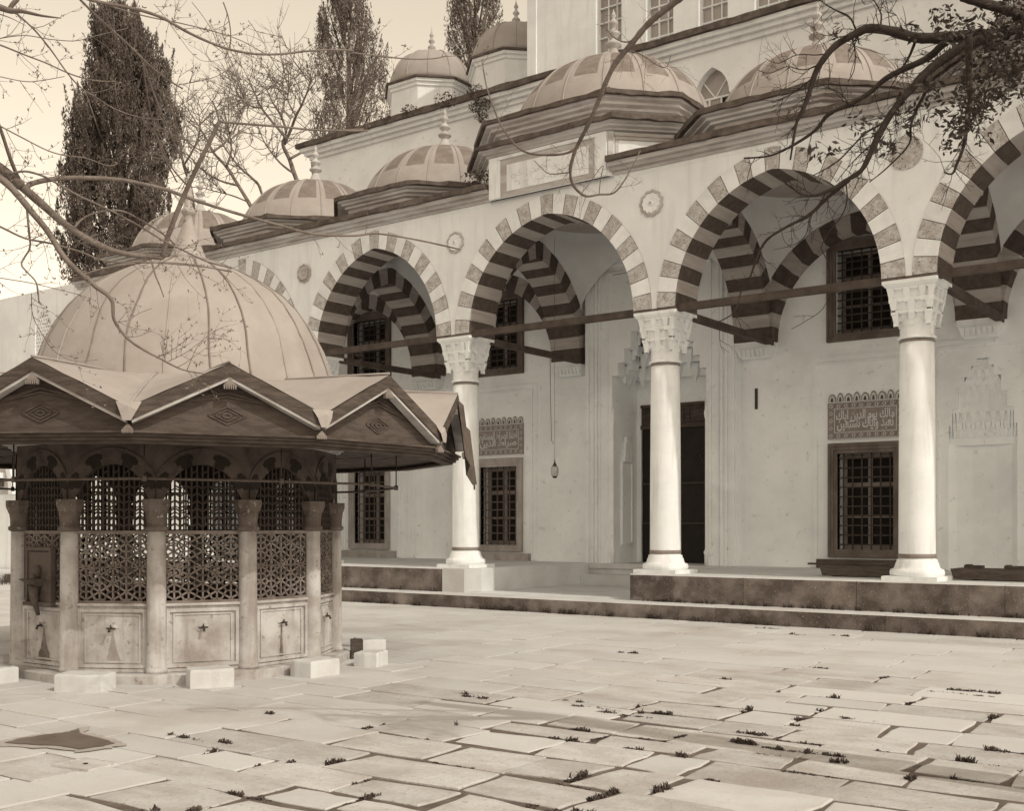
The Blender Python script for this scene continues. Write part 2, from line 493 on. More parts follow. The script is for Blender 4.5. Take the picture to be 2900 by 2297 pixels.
# drain stone with a small hole
mb = MB(); c = Vector((-6.71, 4.33, 0))
def rot(cx, cy, a):
    return lambda x, y, z: (cx + x*cos(a) - y*sin(a), cy + x*sin(a) + y*cos(a), z)
T = rot(c.x, c.y, .15)
dr = thing('drain_cover', (c.x, c.y, 0), 'small square drain stone let into the paving at lower left', 'drain cover')
mb = MB(T); mb.box(-.15,.15,-.12,.12,-.05,.012); obj('slab', mb, 'pave2', dr)
mb = MB(T)
for a, b in (((-.17,.17),(.12,.135)), ((-.17,.17),(-.135,-.12)), ((-.165,-.15),(-.12,.12)), ((.15,.165),(-.12,.12))): mb.box(a[0],a[1],b[0],b[1],-.05,.016)
obj('rim', mb, 'pave2', dr)
mb = MB(T); mb.lathe(0, 0, [(.016,.008),(.016,.017)], 10); obj('hole', mb, 'void', dr)

# ------------------------------------------------------------------ mosque
mosque = thing('mosque', (-12.3, YF, 0), 'pale stone mosque with a five arched portico, striped arches and lead domes', 'mosque')
def ledge(mb, x0, x1, y0, y1, z0, z1, seg=.22, amp=.018, m=0):
    """lead sheet folded over an edge, its lower lip wavy: runs along X"""
    n = max(2, int((x1-x0)/seg)); V = []
    for i in range(n+1):
        x = x0 + (x1-x0)*i/n
        j = rnd(-amp, amp); k = rnd(-amp, amp)
        V += [(x, y0 + j*.6, z0 + j), (x, y0 + k*.5, z1 + k), (x, y1, z1 + k), (x, y1, z0)]
    f = []
    for i in range(n):
        a = i*4; b = a+4
        for q in range(4): f.append((a+q, b+q, b+(q+1)%4, a+(q+1)%4))
    f += [(0,1,2,3), (n*4+3,n*4+2,n*4+1,n*4)]
    mb.add(V, f, m)
# ---- steps
def run_stones(name, x0, x1, y0, y1, z0, z1, L, mats):
    x = x0
    while x < x1 - .05:
        e = min(x1, x + L * rnd(.8, 1.25))
        if x1 - e < .4: e = x1
        mb = MB(); b = .012
        xa, xb = x + .003, e - .003
        j = rnd(-.004, .004)
        # front face (stained), chamfer and tread
        V = [(xa,y0+j,z0),(xb,y0+j,z0),(xb,y0+j,z1-b),(xa,y0+j,z1-b),(xa,y0+b+j,z1),(xb,y0+b+j,z1),(xb,y1,z1),(xa,y1,z1),(xa,y1,z0),(xb,y1,z0)]
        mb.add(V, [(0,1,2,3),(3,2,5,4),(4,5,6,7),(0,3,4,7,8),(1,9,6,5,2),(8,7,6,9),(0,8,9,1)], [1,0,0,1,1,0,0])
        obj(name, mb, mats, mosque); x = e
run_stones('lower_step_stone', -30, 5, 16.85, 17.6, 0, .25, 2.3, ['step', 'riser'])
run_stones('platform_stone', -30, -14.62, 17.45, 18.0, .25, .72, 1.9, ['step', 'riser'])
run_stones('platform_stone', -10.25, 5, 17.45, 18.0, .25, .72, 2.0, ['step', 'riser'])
mb = MB(); mb.box(-14.617, -14.05, 17.445, 18.0, .25, .722); obj('platform_end_stone', mb, 'step', mosque)
mb = MB(); mb.box(-30, -14.06, 18.003, 22.7, .2, .717); mb.box(-10.24, 5, 18.003, 22.7, .2, .717); mb.box(-14.055, -10.245, 17.603, 21.7, 0, .246)
obj('portico_floor', mb, 'floor', mosque)
mb = MB(); mb.box(-14.057, -10.243, 21.703, 22.09, .1, .47); obj('portal_step', mb, 'step', mosque)
mb = MB(); mb.box(-14.057, -10.243, 22.093, 23.6, .1, .715); mb.box(-14.057, -10.243, 22.05, 22.0929, .60, .70); obj('threshold', mb, 'step', mosque)

# ---- columns
def capital(cx, cy):
    mb = MB()
    z0, z1 = 4.6, 5.38
    mb.lathe(cx, cy, [(.262,z0-.05),(.295,z0-.045),(.30,z0-.02),(.262,z0+.01),(.262,z0+.18),(.30,z0+.25)], 28)
    tiers = [(z0+.20, z0+.40, .268, .318, 5), (z0+.38, z0+.59, .305, .345, 5), (z0+.57, z0+.775, .335, .372, 6)]
    for (a, b, h0, h1, n) in tiers:
        mb.box(cx-h0+.03, cx+h0-.03, cy-h0+.03, cy+h0-.03, a+.03, b)
        for side in range(4):
            ang = side * pi/2
            T = lambda x, y, z, ang=ang: (cx + x*cos(ang) - y*sin(ang), cy + x*sin(ang) + y*cos(ang), z)
            sub = MB(T)
            w = 2*h1/n
            for i in range(n):
                x = -h1 + w*(i+.5)
                p = .0 if i % 2 == 0 else .05
                sub.taper(x-w*.47, x+w*.47, -h1+p, -h0+.06, a + (.0 if i % 2 == 0 else .05), b-.02, .55)
                # small pointed niche between the pendants
                if i % 2: sub.box(x-w*.5, x+w*.5, -h1+.006, -h0+.05, b-.055, b-.003)
                else: sub.box(x-w*.25, x+w*.25, -h0-.012, -h0+.05, a-.05, a+.02)
            sub.box(-h1+.001, h1-.001, -h1+.003, -h0+.05, b-.028, b-.001)
            mb.v, mb.f, mb.m, mb.s = mb.v + sub.v, mb.f + [tuple(q + len(mb.v) for q in f) for f in sub.f], mb.m + sub.m, mb.s + sub.s
    return mb
def column(cx, cy=YC):
    mb = MB()
    prof = [(.282,1.0),(.284,1.1)] + [(.283 - .022*t*t, 1.1 + 3.44*t) for t in [i/10 for i in range(1, 11)]]
    mb.lathe(cx, cy, prof, 32)
    c = obj('column', mb, 'marble2', mosque)
    mb = MB()
    mb.lathe(cx, cy, [(.40,.785),(.415,.81),(.42,.85),(.405,.89),(.36,.905),(.345,.93),(.33,.985),(.315,1.01),(.31,1.05),(.285,1.055),(.285,1.07)], 32)
    obj('base', mb, 'marble2', c)
    mb = MB(); mb.lathe(cx, cy, [(.286,1.071),(.292,1.075),(.292,1.135),(.286,1.14)], 32); obj('collar', mb, 'casement', c); mb = MB(); mb.lathe(cx, cy, [(.263,4.50),(.272,4.51),(.272,4.53),(.263,4.54)], 32)
    obj('collar', mb, 'casement', c)
    mb = MB(); mb.box(cx-.43, cx+.43, cy-.43, cy+.43, .715, .787); obj('plinth', mb, 'marble2', c)
    obj('capital', capital(cx, cy), 'marble2', c)
    mb = MB()
    mb.hexa([(cx-.385,cy-.385,5.36),(cx+.385,cy-.385,5.36),(cx+.385,cy+.385,5.36),(cx-.385,cy+.385,5.36),(cx-.425,cy-.425,5.41),(cx+.425,cy-.425,5.41),(cx+.425,cy+.425,5.41),(cx-.425,cy+.425,5.41)])
    mb.box(cx-.425, cx+.425, cy-.425, cy+.425, 5.4101, 5.462)
    obj('abacus', mb, 'marble2', c)
    mb = MB(); mb.box(cx-.43, cx+.43, cy-.43, cy+.43, 5.4625, 5.5); obj('lead_pad', mb, 'leade', c)
    return c
for x in CX[1:6]: column(x)

# ---- arches
def arcprof(s, rise):
    R = (rise*rise + s*s) / (2*s); return R, R - s
def halfw(z, s, rise, t, zs):
    """half width at height z of the curve offset t outside a pointed arch"""
    R, e = arcprof(s, rise); q = (R+t)**2 - (z-zs)**2
    if z <= zs: return s + t
    return max(0.0, sqrt(max(q, 0)) - e)
def archpt(s, rise, t, k):
    """k in -1..1 from left spring over the apex to right spring; local (a, c)"""
    R, e = arcprof(s, rise)
    am = math.acos(max(-1, min(1, e / (R+t))))
    th = am * (1 - abs(k))
    return ((1 if k > 0 else -1) * ((R+t)*cos(th) - e), (R+t)*sin(th))
def voussoirs(parent, T, s, rise, t, zs, n, b0, b1, mats, proud=.012, k0=-1, k1=1, skip=None):
    """stones of one ring; T maps (a, b, c): across, depth (b0 front to b1 back), up"""
    mid = n // 2
    for i in range(n):
        ka = k0 + (k1-k0) * i / n; kb = k0 + (k1-k0) * (i+1) / n
        g = .0016
        ka += g; kb -= g
        if skip and skip((ka+kb)/2): continue
        dark = (i - mid) % 2 == 0
        A = [archpt(s, rise, 0, ka), archpt(s, rise, t, ka), archpt(s, rise, t, kb), archpt(s, rise, 0, kb)]
        key = None
        if ka < 0 < kb:
            A = [archpt(s, rise, 0, ka), archpt(s, rise, t, ka), (0, sqrt((arcprof(s,rise)[0]+t)**2 - arcprof(s,rise)[1]**2)), archpt(s, rise, t, kb), archpt(s, rise, 0, kb), (0, rise)]
        else:
            km = (ka+kb)/2
            A = [archpt(s, rise, 0, ka), archpt(s, rise, t, ka), archpt(s, rise, t, km), archpt(s, rise, t, kb), archpt(s, rise, 0, kb), archpt(s, rise, 0, km)]
        mb = MB(T); q = proud + rnd(-.002, .003)
        N = len(A)
        V = [(a, b0 - q, zs + c) for a, c in A] + [(a, b1 + q, zs + c) for a, c in A]
        faces = [tuple(range(N)), tuple(range(2*N-1, N-1, -1))] + [(j, j+N, (j+1)%N+N, (j+1)%N) for j in range(N)]
        mb.add(V, faces, [0] + [1]*(N+1))
        obj('voussoir', mb, [mats[0], mats[1]] if dark else [mats[2], mats[3]], parent)

ARCH = {}
def front_bay(i):
    x0, x1 = CX[i], CX[i+1]; xc = (x0+x1)/2; hw = (x1-x0)/2
    s = hw - .43; rise = 2.1; t = .375
    ARCH[i] = (xc, hw, s, rise, t)
    ztop = 8.06
    mb = MB(); N = 48
    prev = None
    for y in (YF, YI):
        cols = []
        aa = sorted([-hw + 2*hw*k/N for k in range(N+1)] + [q*(s+t) for q in (-1, -.9995, -.997, -.99, .99, .997, .9995, 1)])
        for a in aa:
            c = ZS
            if abs(a) < s + t:
                R, e = arcprof(s, rise); c = ZS + sqrt(max(0, (R+t)**2 - (abs(a)+e)**2))
            cols.append((a, c))
        V = []; f = []
        for a, c in cols: V += [(xc+a, y, c), (xc+a, y, ztop)]
        for k in range(len(cols)-1): f.append((2*k, 2*k+2, 2*k+3, 2*k+1))
        mb.add(V, f)
    mb.add([(x0,YF,ztop),(x1,YF,ztop),(x1,YI,ztop),(x0,YI,ztop)], [(0,1,2,3)])
    o = obj('arcade_spandrel', mb, 'marble', mosque)
    T = lambda a, b, c: (xc + a, b, c)
    if i >= 1 and i <= 4 or i == 5:
        voussoirs(o, T, s, rise, t, ZS, 25, YF, YI, ['vdarkw', 'vdark', 'vlightw', 'vlight'], skip=(lambda k: k < -.1) if i == 1 else None)
    return o
for i in range(1, 7): front_bay(i)
# top course of ashlar under the cornice
for xa, xb in ((-27.9, -13.66), (-10.86, 3.7)):
    x = xa
    while x < xb - .1:
        e = min(xb, x + rnd(.9, 1.6)); mb = MB(); q = .006 + rnd(0, .003)
        mb.box(x+.003, e-.003, YF-q, YF+.05, 7.985 + 0, 8.058); obj('ashlar_block', mb, 'marble', mosque); x = e
mb = MB(); mb.box(CX[0]-.0, CX[1]-.001, YF, YI, .25, 8.06); obj('side_bay_wall', mb, 'marble', mosque)

# transverse arches, column to hall wall
YM, TS, TR = (18.74 + 22.0) / 2, (22.0 - 18.74) / 2, 2.05
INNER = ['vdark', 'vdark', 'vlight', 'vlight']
for i in (2, 3, 4, 5):
    x = CX[i]
    mb = MB(); N = 32; R, e = arcprof(TS, TR)
    for q in (x-.39, x+.39):
        V = []; f = []
        for k in range(N+1):
            a = -(TS+.37) + 2*(TS+.37)*k/N
            c = 5.45 + sqrt(max(0, (R+.37)**2 - (abs(a)+e)**2))
            V += [(q, YM+a, c), (q, YM+a, 8.2)]
        for k in range(N): f.append((2*k, 2*k+2, 2*k+3, 2*k+1))
        mb.add(V, f)
    o = obj('transverse_arch', mb, 'vaultp', mosque)
    T = lambda a, b, c, x=x: (x - b, YM + a, c)
    voussoirs(o, T, TS, TR, .38, 5.45, 21, -.4, .4, INNER, proud=.0)
    mb = MB(); mb.box(x-.39, x+.39, 22.02, 22.41, 5.33, 5.449); mb.hexa([(x-.3,22.2,5.12),(x+.3,22.2,5.12),(x+.3,22.41,5.12),(x-.3,22.41,5.12),(x-.38,22.04,5.329),(x+.38,22.04,5.329),(x+.38,22.41,5.329),(x-.38,22.41,5.329)])
    for k in range(7): mb.taper(x-.35+k*.1, x-.26+k*.1, 22.04-.012, 22.2, 5.16, 5.30, .5)
    obj('console', mb, 'marble', mosque)
# wall arches
for i in (1, 2, 4, 5):
    xc, hw = ARCH[i][0], ARCH[i][1]
    s = hw - .42
    mb = MB(); N = 32; R, e = arcprof(s, 2.0)
    V = []; f = []
    for k in range(N+1):
        a = -(s+.37) + 2*(s+.37)*k/N
        V += [(xc+a, 22.06, 5.45 + sqrt(max(0, (R+.37)**2 - (abs(a)+e)**2))), (xc+a, 22.06, 8.2)]
    for k in range(N): f.append((2*k, 2*k+2, 2*k+3, 2*k+1))
    mb.add(V, f)
    o = obj('wall_arch', mb, 'vaultp', mosque)
    T = lambda a, b, c, xc=xc: (xc + a, b, c)
    voussoirs(o, T, s, 2.0, .38, 5.45, 21, 22.05, 22.42, INNER, proud=.0)
# vaults: pendentives and inner domes
def vault(i):
    xc, hw, s, rise, t = ARCH[i]
    hx = hw - .395; ya, yb = YI - .01, 22.055; yc = (ya+yb)/2; hy = (yb-ya)/2
    mb = MB(); Z = [5.5 + 2.5*k/14 for k in range(15)]; na = 9
    rings = []
    zt = 7.97
    for z in Z:
        z = min(z, zt)
        wf = min(hx, halfw(z, hw-.42, 2.05, .36, 5.47)); wt = min(hy, halfw(z, TS, TR, .37, 5.45))
        ring = []
        for qd in range(4):
            sx, sy = [(1,1),(-1,1),(-1,-1),(1,-1)][qd]
            A = (hx, wt); B = (wf, hy)
            if qd % 2: A, B = B, A
            for k in range(na+1):
                q = k/na
                r = (1-q)*hypot(A[0]/hx, A[1]/hy) + q*hypot(B[0]/hx, B[1]/hy)
                t0, t1 = atan2(A[1]/hy, A[0]/hx), atan2(B[1]/hy, B[0]/hx)
                th = t0 + (t1-t0)*q
                ring.append((xc + sx*hx*r*cos(th), yc + sy*hy*r*sin(th), z))
        rings.append(ring)
    for k in range(1, 9):
        a = k/8*pi/2
        base = rings[14]
        rings.append([(xc+(p[0]-xc)*cos(a), yc+(p[1]-yc)*cos(a), zt + 1.45*sin(a)) for p in base])
    n = len(rings[0]); V = [p for r in rings for p in r]; f = []
    for r in range(len(rings)-1):
        for k in range(n):
            if r < 14 and k % (na+1) == na: continue
            f.append((r*n+k, (r+1)*n+k, (r+1)*n+(k+1)%n, r*n+(k+1)%n))
    mb.add(V, f, 0, True)
    obj('vault', mb, 'vaultp', mosque)
for i in range(1, 6): vault(i)

# tie beams
for i in range(1, 6):
    mb = MB(); mb.box(CX[i]+.36, CX[i+1]-.36 if i < 5 else CX[i+1], YC-.34, YC-.22, 5.43, 5.555); obj('tie_beam', mb, 'beam', mosque)
for i in range(2, 6):
    mb = MB(); mb.box(CX[i]+.30, CX[i]+.42, YC+.3, 22.2, 5.36, 5.49); obj('tie_beam', mb, 'beam', mosque)

# ---- facade cornice and roof
def cornice_run(x0, x1):
    mb = MB()
    for k, (d, a, b) in enumerate([(.05,8.062,8.12),(.12,8.121,8.19),(.2,8.191,8.265)]): mb.box(x0, x1, YF-d, YF+.3, a, b)
    obj('cornice', mb, 'cornice', mosque)
    mb = MB(); ledge(mb, x0, x1, YF-.27, YF+.3, 8.268, 8.37); obj('lead_edge', mb, 'leade', mosque)
cornice_run(-28.0, -13.66); cornice_run(-10.86, 3.9)
mb = MB(); mb.box(-28, 3.9, YF+.28, YW, 8.2, 8.36); obj('portico_roof', mb, 'lead', mosque)
column(CX[6])
column(CX[7])
mb = MB(); mb.box(-28.2, -27.905, YF+.01, YW+.3, .25, 8.19); obj('end_wall', mb, 'marble', mosque)
mb = MB(); mb.box(-27.9, -23.56, YW+.002, YW+.3, .25, 8.19); obj('back_wall', mb, 'marble', mosque)

def cham(cx, cy, hx, hy, c):
    return [(cx-hx+c,cy-hy),(cx+hx-c,cy-hy),(cx+hx,cy-hy+c),(cx+hx,cy+hy-c),(cx+hx-c,cy+hy),(cx-hx+c,cy+hy),(cx-hx,cy+hy-c),(cx-hx,cy-hy+c)]
def polyband(mb, P0, z0, P1, z1, m=0):
    n = len(P0); mb.add([(x,y,z0) for x, y in P0] + [(x,y,z1) for x, y in P1], [(i,(i+1)%n,(i+1)%n+n,i+n) for i in range(n)], m)
def wavy(P, seg, amp):
    o = []
    for i in range(len(P)):
        a = P[i]; b = P[(i+1) % len(P)]; L = hypot(b[0]-a[0], b[1]-a[1]); n = max(1, int(L/seg))
        for k in range(n): o.append((a[0]+(b[0]-a[0])*k/n, a[1]+(b[1]-a[1])*k/n))
    return o
def drum(cx, cy, hx, hy, c, z0, z1, wall, corn, proj_=.17, ch=.2):
    """chamfered drum: wall mesh, stepped cornice mesh and wavy lead edge"""
    mb = MB(); P = cham(cx, cy, hx, hy, c)
    polyband(mb, P, z0, P, z1 - ch)
    o = obj('drum', mb, wall, mosque)
    mb = MB(); z = z1 - ch; n = 3; last = 0
    for k in range(n):
        d = proj_*(k+1)/n; Q = cham(cx, cy, hx+d, hy+d, c); Q0 = cham(cx, cy, hx+last, hy+last, c)
        polyband(mb, Q0, z, Q, z + ch*.12); polyband(mb, Q, z + ch*.12, Q, z + ch/n); z += ch/n; last = d
    obj('drum_cornice', mb, corn, o)
    mb = MB(); d = proj_ + .06
    W = wavy(cham(cx, cy, hx+d, hy+d, c), .22, 0); I = wavy(cham(cx, cy, hx-.25, hy-.25, c), .22, 0)
    n = len(W); J = [rnd(-.02,.02) for _ in W]; K = [rnd(-.02,.02) for _ in W]
    V = [(x, y, z1-.005+J[i]) for i, (x, y) in enumerate(W)] + [(x, y, z1+.085+K[i]) for i, (x, y) in enumerate(W)] + [(cx+(x-cx)*.86, cy+(y-cy)*.86, z1+.10) for x, y in W] + [(cx+(x-cx)*.93, cy+(y-cy)*.93, z1-.0) for x, y in W]
    f = []
    for i in range(n):
        j = (i+1) % n
        f += [(i,j,n+j,n+i),(n+i,n+j,2*n+j,2*n+i),(3*n+i,3*n+j,j,i)]
    f.append(tuple(range(2*n, 3*n)))
    mb.add(V, f, [0,1,0]*n + [1])
    obj('lead_edge', mb, ['leade', 'lead'], o)
    return o
def dome(cx, cy, R, rise, z0, nsec, zsplit, parent=mosque, name='dome', phase=0.0, dark=True):
    n = nsec * 6; prof = []
    for k in range(21):
        a = pi/2 * k/20
        prof.append((max(.02, R*cos(a)**.93), z0 + rise*sin(a)))
    ks = max(i for i, p in enumerate(prof) if p[1] < zsplit) if dark else 99
    jag = {}
    def mf(i, k):
        s = k // 6
        if s not in jag: jag[s] = random.choice([0, 0, 0, 1, -1]) if False else 0
        return 1 if dark and i >= ks + jag[s] and 1 <= (k % 6) <= 4 and i < 19 else 0
    mb = MB(); mb.lathe(cx, cy, prof, n, mf=mf, a0=phase)
    o = obj(name, mb, ['lead', 'leadd'], parent)
    for s in range(nsec):
        a = phase + 2*pi*s/nsec; mb = MB()
        mb.tube([(cx+(r+.006)*cos(a), cy+(r+.006)*sin(a), z+.002) for r, z in prof[:20]], .015, 5)
        obj('seam', mb, 'lead', o)
    return o
def finial(cx, cy, z, h, parent=mosque, r=.16, crescent=False):
    mb = MB()
    P = [(1.5,-.06),(1.2,.06),(.85,.16),(.62,.24),(.5,.27),(.5,.30),(1.0,.34),(1.05,.38),(.6,.42),(.42,.45),(.42,.48),(.85,.53),(.88,.57),(.5,.61),(.3,.65),(.3,.67),(.62,.72),(.62,.76),(.3,.81),(.18,.84),(.32,.88),(.3,.91),(.12,.95),(.04,1.0)]
    mb.lathe(cx, cy, [(a*r, z + b*h) for a, b in P], 14)
    return obj('finial', mb, 'corniced', parent)
BAYC = [(-25.77, 2.1, 'x'), (-21.15, 2.05, 's'), (-16.85, 2.1, 's'), (-7.85, 2.2, 's'), (-3.3, 2.2, 's')]
DY = 20.2
for cx, hx, k in BAYC:
    drum(cx, DY, hx, 2.3, 1.25, 8.33, 8.76, 'corniced', 'cornice')
    o = dome(cx, DY, 1.9, 1.54, 8.80, 16, 9.6, phase=.1)
    finial(cx, DY, 10.33, 1.0, o, .15)
# central raised block with the long inscription
cx = -12.26
drum(cx, DY, 2.33, 2.46, .96, 8.04, 9.02, 'marble', 'cornice', proj_=.16, ch=.16)
drum(cx, DY, 2.2, 2.36, 1.02, 9.05, 9.52, 'corniced', 'cornice', proj_=.2, ch=.24)
o = dome(cx, DY, 2.08, 1.68, 9.58, 16, 10.45, phase=.05)
finial(cx, DY, 11.24, 1.15, o, .16)
yb = DY - 2.46
mb = MB()
mb.box(-13.62,-13.42,yb-.05,yb+.02,8.05,8.86); mb.box(-11.10,-10.90,yb-.05,yb+.02,8.05,8.86)
mb.box(-13.419,-11.101,yb-.048,yb+.02,8.80,8.86); mb.box(-13.419,-13.36,yb-.028,yb+.02,8.06,8.799); mb.box(-11.16,-11.101,yb-.028,yb+.02,8.06,8.799)
tab = obj('inscription_tablet', mb, 'marble2', mosque)
mb = MB(); mb.box(-13.359,-11.161,yb-.012,yb+.02,8.06,8.798); obj('border', mb, 'porph' if False else 'corniced', tab)
mb = MB(); mb.box(-13.2,-11.3,yb-.02,yb+.0,8.16,8.68); obj('panel', mb, 'marble2', tab)
mb = lettering('لا اله الا الله الملك الحق', -13.14, -11.36, 8.2, 8.64, yb-.034, .014, .01) if False else None
# the worn letters are only traces of relief: shallow strokes
mb = MB(); rs = random.Random(5)
for k in range(46):
    x = -13.1 + 1.7*(k+.5)/46 + rs.uniform(-.02,.02); z = rs.uniform(8.22, 8.5); L = rs.uniform(.06,.2)
    if k % 3 == 0: pts = [(x, yb-.022, z), (x+.006, yb-.022, z+L*.6), (x-.01, yb-.022, z+L)]
    else:
        a = rs.uniform(0, 6); r = rs.uniform(.025,.06); pts = [(x + r*1.4*cos(a+q*.8), yb-.022, z + r*sin(a+q*.8)) for q in range(5)]
    mb.tube(pts, .008, 4)
obj('calligraphy', mb, 'marble', tab)
# panel on the canted right-hand face of the block
x0, y0 = cx + 2.33 - .96, DY - 2.46
T = lambda a, b, c: (x0 + (a+b)*sqrt(.5), y0 + (a-b)*sqrt(.5), c)
mb = MB(T)
mb.box(.0,.10,-.01,.035,8.4,8.86); mb.box(.12,1.24,-.01,.05,8.78,8.84); mb.box(.14,1.22,-.01,.03,8.72,8.779); mb.box(1.14,1.22,-.01,.03,8.42,8.719); mb.box(.14,.2,-.01,.02,8.42,8.719)
obj('canted_panel', mb, 'cornice', mosque)

# ---- spandrel medallions
def rosette(x, z, r, petals, wm='marble'):
    mb = MB(); n = petals * 6
    def ring(R, y, lob): return [(x + (R*(1 + lob*abs(sin(petals*k*pi/n)) - lob*.5))*cos(2*pi*k/n), y, z + (R*(1 + lob*abs(sin(petals*k*pi/n)) - lob*.5))*sin(2*pi*k/n)) for k in range(n)]
    Rs = [ring(r, YF+.01, .10), ring(r, YF-.03, .10), ring(r*.86, YF-.035, .10), ring(r*.80, YF-.012, .12), ring(r*.74, YF-.022, .12), ring(r*.7, YF-.05, .12), ring(r*.25, YF-.025, .0), ring(r*.2, YF-.04, 0), ring(r*.12, YF-.06, 0)]
    V = [p for q in Rs for p in q]; f = []; mi = []
    for i in range(len(Rs)-1):
        for k in range(n): f.append((i*n+k, i*n+(k+1)%n, (i+1)*n+(k+1)%n, (i+1)*n+k)); mi.append(1 if i in (0, 1, 2) else 0)
    f.append(tuple((len(Rs)-1)*n + k for k in range(n))); mi.append(1)
    mb.add(V, f, mi)
    o = obj('medallion', mb, [wm, 'corniced'], mosque)
rosette(-10.03, 7.41, .235, 11); rosette(-14.6, 7.38, .215, 10); rosette(-19.05, 7.34, .215, 10, 'corniced')
mb = MB()
n = 28; mb.add([(-5.5+.27*cos(2*pi*k/n), YF-.02, 7.44+.27*sin(2*pi*k/n)) for k in range(n)] + [(-5.5+.27*cos(2*pi*k/n), YF+.01, 7.44+.27*sin(2*pi*k/n)) for k in range(n)], [tuple(range(n))[::-1]] + [(k,(k+1)%n,n+(k+1)%n,n+k) for k in range(n)])
obj('medallion', mb, 'vdarkw', mosque)
# ---- hall wall with its openings
ROUND = []
OPEN = []                                              # x0, x1, z0, z1
WINX = [-21.33, -16.93, -7.70, -3.2]
for x in WINX:
    OPEN.append((x-.57, x+.57, 1.10, 3.05)); OPEN.append((x-.6, x+.6, 5.49, 7.18))
NICHE = [-19.05, -5.47]
for x in NICHE: OPEN.append((x-.66, x+.66, .72, 4.82))
PX0, PX1 = -13.47, -11.09
OPEN.append((PX0, PX1, .5, 6.7))
OPEN.append((-11.52, -10.66, 10.15, 11.62))
xs = sorted(set([-23.55, 4.0] + [q for o in OPEN for q in o[:2]])); zs = sorted(set([.2, 12.1] + [q for o in OPEN for q in o[2:]]))
mb = MB()
def inside(x, z): return any(o[0] < x < o[1] and o[2] < z < o[3] for o in OPEN)
for i in range(len(xs)-1):
    runs = []; z0 = None
    for j in range(len(zs)-1):
        ins = inside((xs[i]+xs[i+1])/2, (zs[j]+zs[j+1])/2)
        if not ins and z0 is None: z0 = zs[j]
        if ins and z0 is not None: runs.append((z0, zs[j])); z0 = None
    if z0 is not None: runs.append((z0, zs[-1]))
    for a, b in runs:
        x0, x1 = xs[i], xs[i+1]
        mb.add([(x0,YW,a),(x1,YW,a),(x1,YW,b),(x0,YW,b)], [(0,1,2,3)])
for o in OPEN:                                         # reveals
    x0, x1, z0, z1 = o; yb = YW + .45
    mb.add([(x0,YW,z0),(x1,YW,z0),(x1,YW,z1),(x0,YW,z1),(x0,yb,z0),(x1,yb,z0),(x1,yb,z1),(x0,yb,z1)], [(0,4,5,1),(3,2,6,7),(0,3,7,4),(1,5,6,2)])
mb.add([(-23.55,YW,.2),(-23.55,37,.2),(-23.55,37,12.1),(-23.55,YW,12.1)], [(3,2,1,0)])
mb.add([(-23.55,37,.2),(4,37,.2),(4,37,12.1),(-23.55,37,12.1)], [(3,2,1,0)])
mb.add([(4,37,.2),(4,YW,.2),(4,YW,12.1),(4,37,12.1)], [(3,2,1,0)])
obj('hall_wall', mb, 'plaster', mosque)
mb = MB(); mb.box(-23.5, 3.9, YW+.05, 36.9, 12.1, 12.42); obj('hall_roof', mb, 'lead', mosque)
mb = MB()
for d, a, b in [(.08,11.98,12.08),(.18,12.081,12.18),(.28,12.181,12.28)]: mb.box(-23.55-d, 4, YW-d, YW+.3, a, b)
obj('cornice', mb, 'marble', mosque)
mb = MB(); ledge(mb, -23.55-.36, 4, YW-.36, YW+.4, 12.285, 12.42, .3, .025); obj('lead_edge', mb, 'leade', mosque)

def grille(x0, x1, z0, z1, y, nx, nz, r=.013, knots=True, m='iron'):
    mb = MB()
    for i in range(nx):
        x = x0 + (x1-x0)*(i+.5)/nx
        mb.box(x-r, x+r, y-r, y+r, z0, z1)
    for j in range(nz):
        z = z0 + (z1-z0)*(j+.5)/nz
        mb.box(x0, x1, y-r*1.25, y+r*1.25, z-r, z+r)
        if knots:
            for i in range(nx):
                x = x0 + (x1-x0)*(i+.5)/nx
                k = r*2.1; mb.add([(x-k,y,z),(x,y,z-k),(x+k,y,z),(x,y,z+k),(x,y-k*1.2,z),(x,y+k*1.2,z)], [(0,1,4),(1,2,4),(2,3,4),(3,0,4)])
    return mb
def ringframe(mb, x0, x1, z0, z1, w0, w1, w2, y0, y1, m=0):
    """rectangular frame outside the opening; widths: sides, top, bottom"""
    mb.box(x0-w0, x0, y0, y1, z0-w2, z1+w1, m); mb.box(x1, x1+w0, y0, y1, z0-w2, z1+w1, m)
    mb.box(x0, x1, y0, y1, z1, z1+w1, m); mb.box(x0, x1, y0, y1, z0-w2, z0, m)
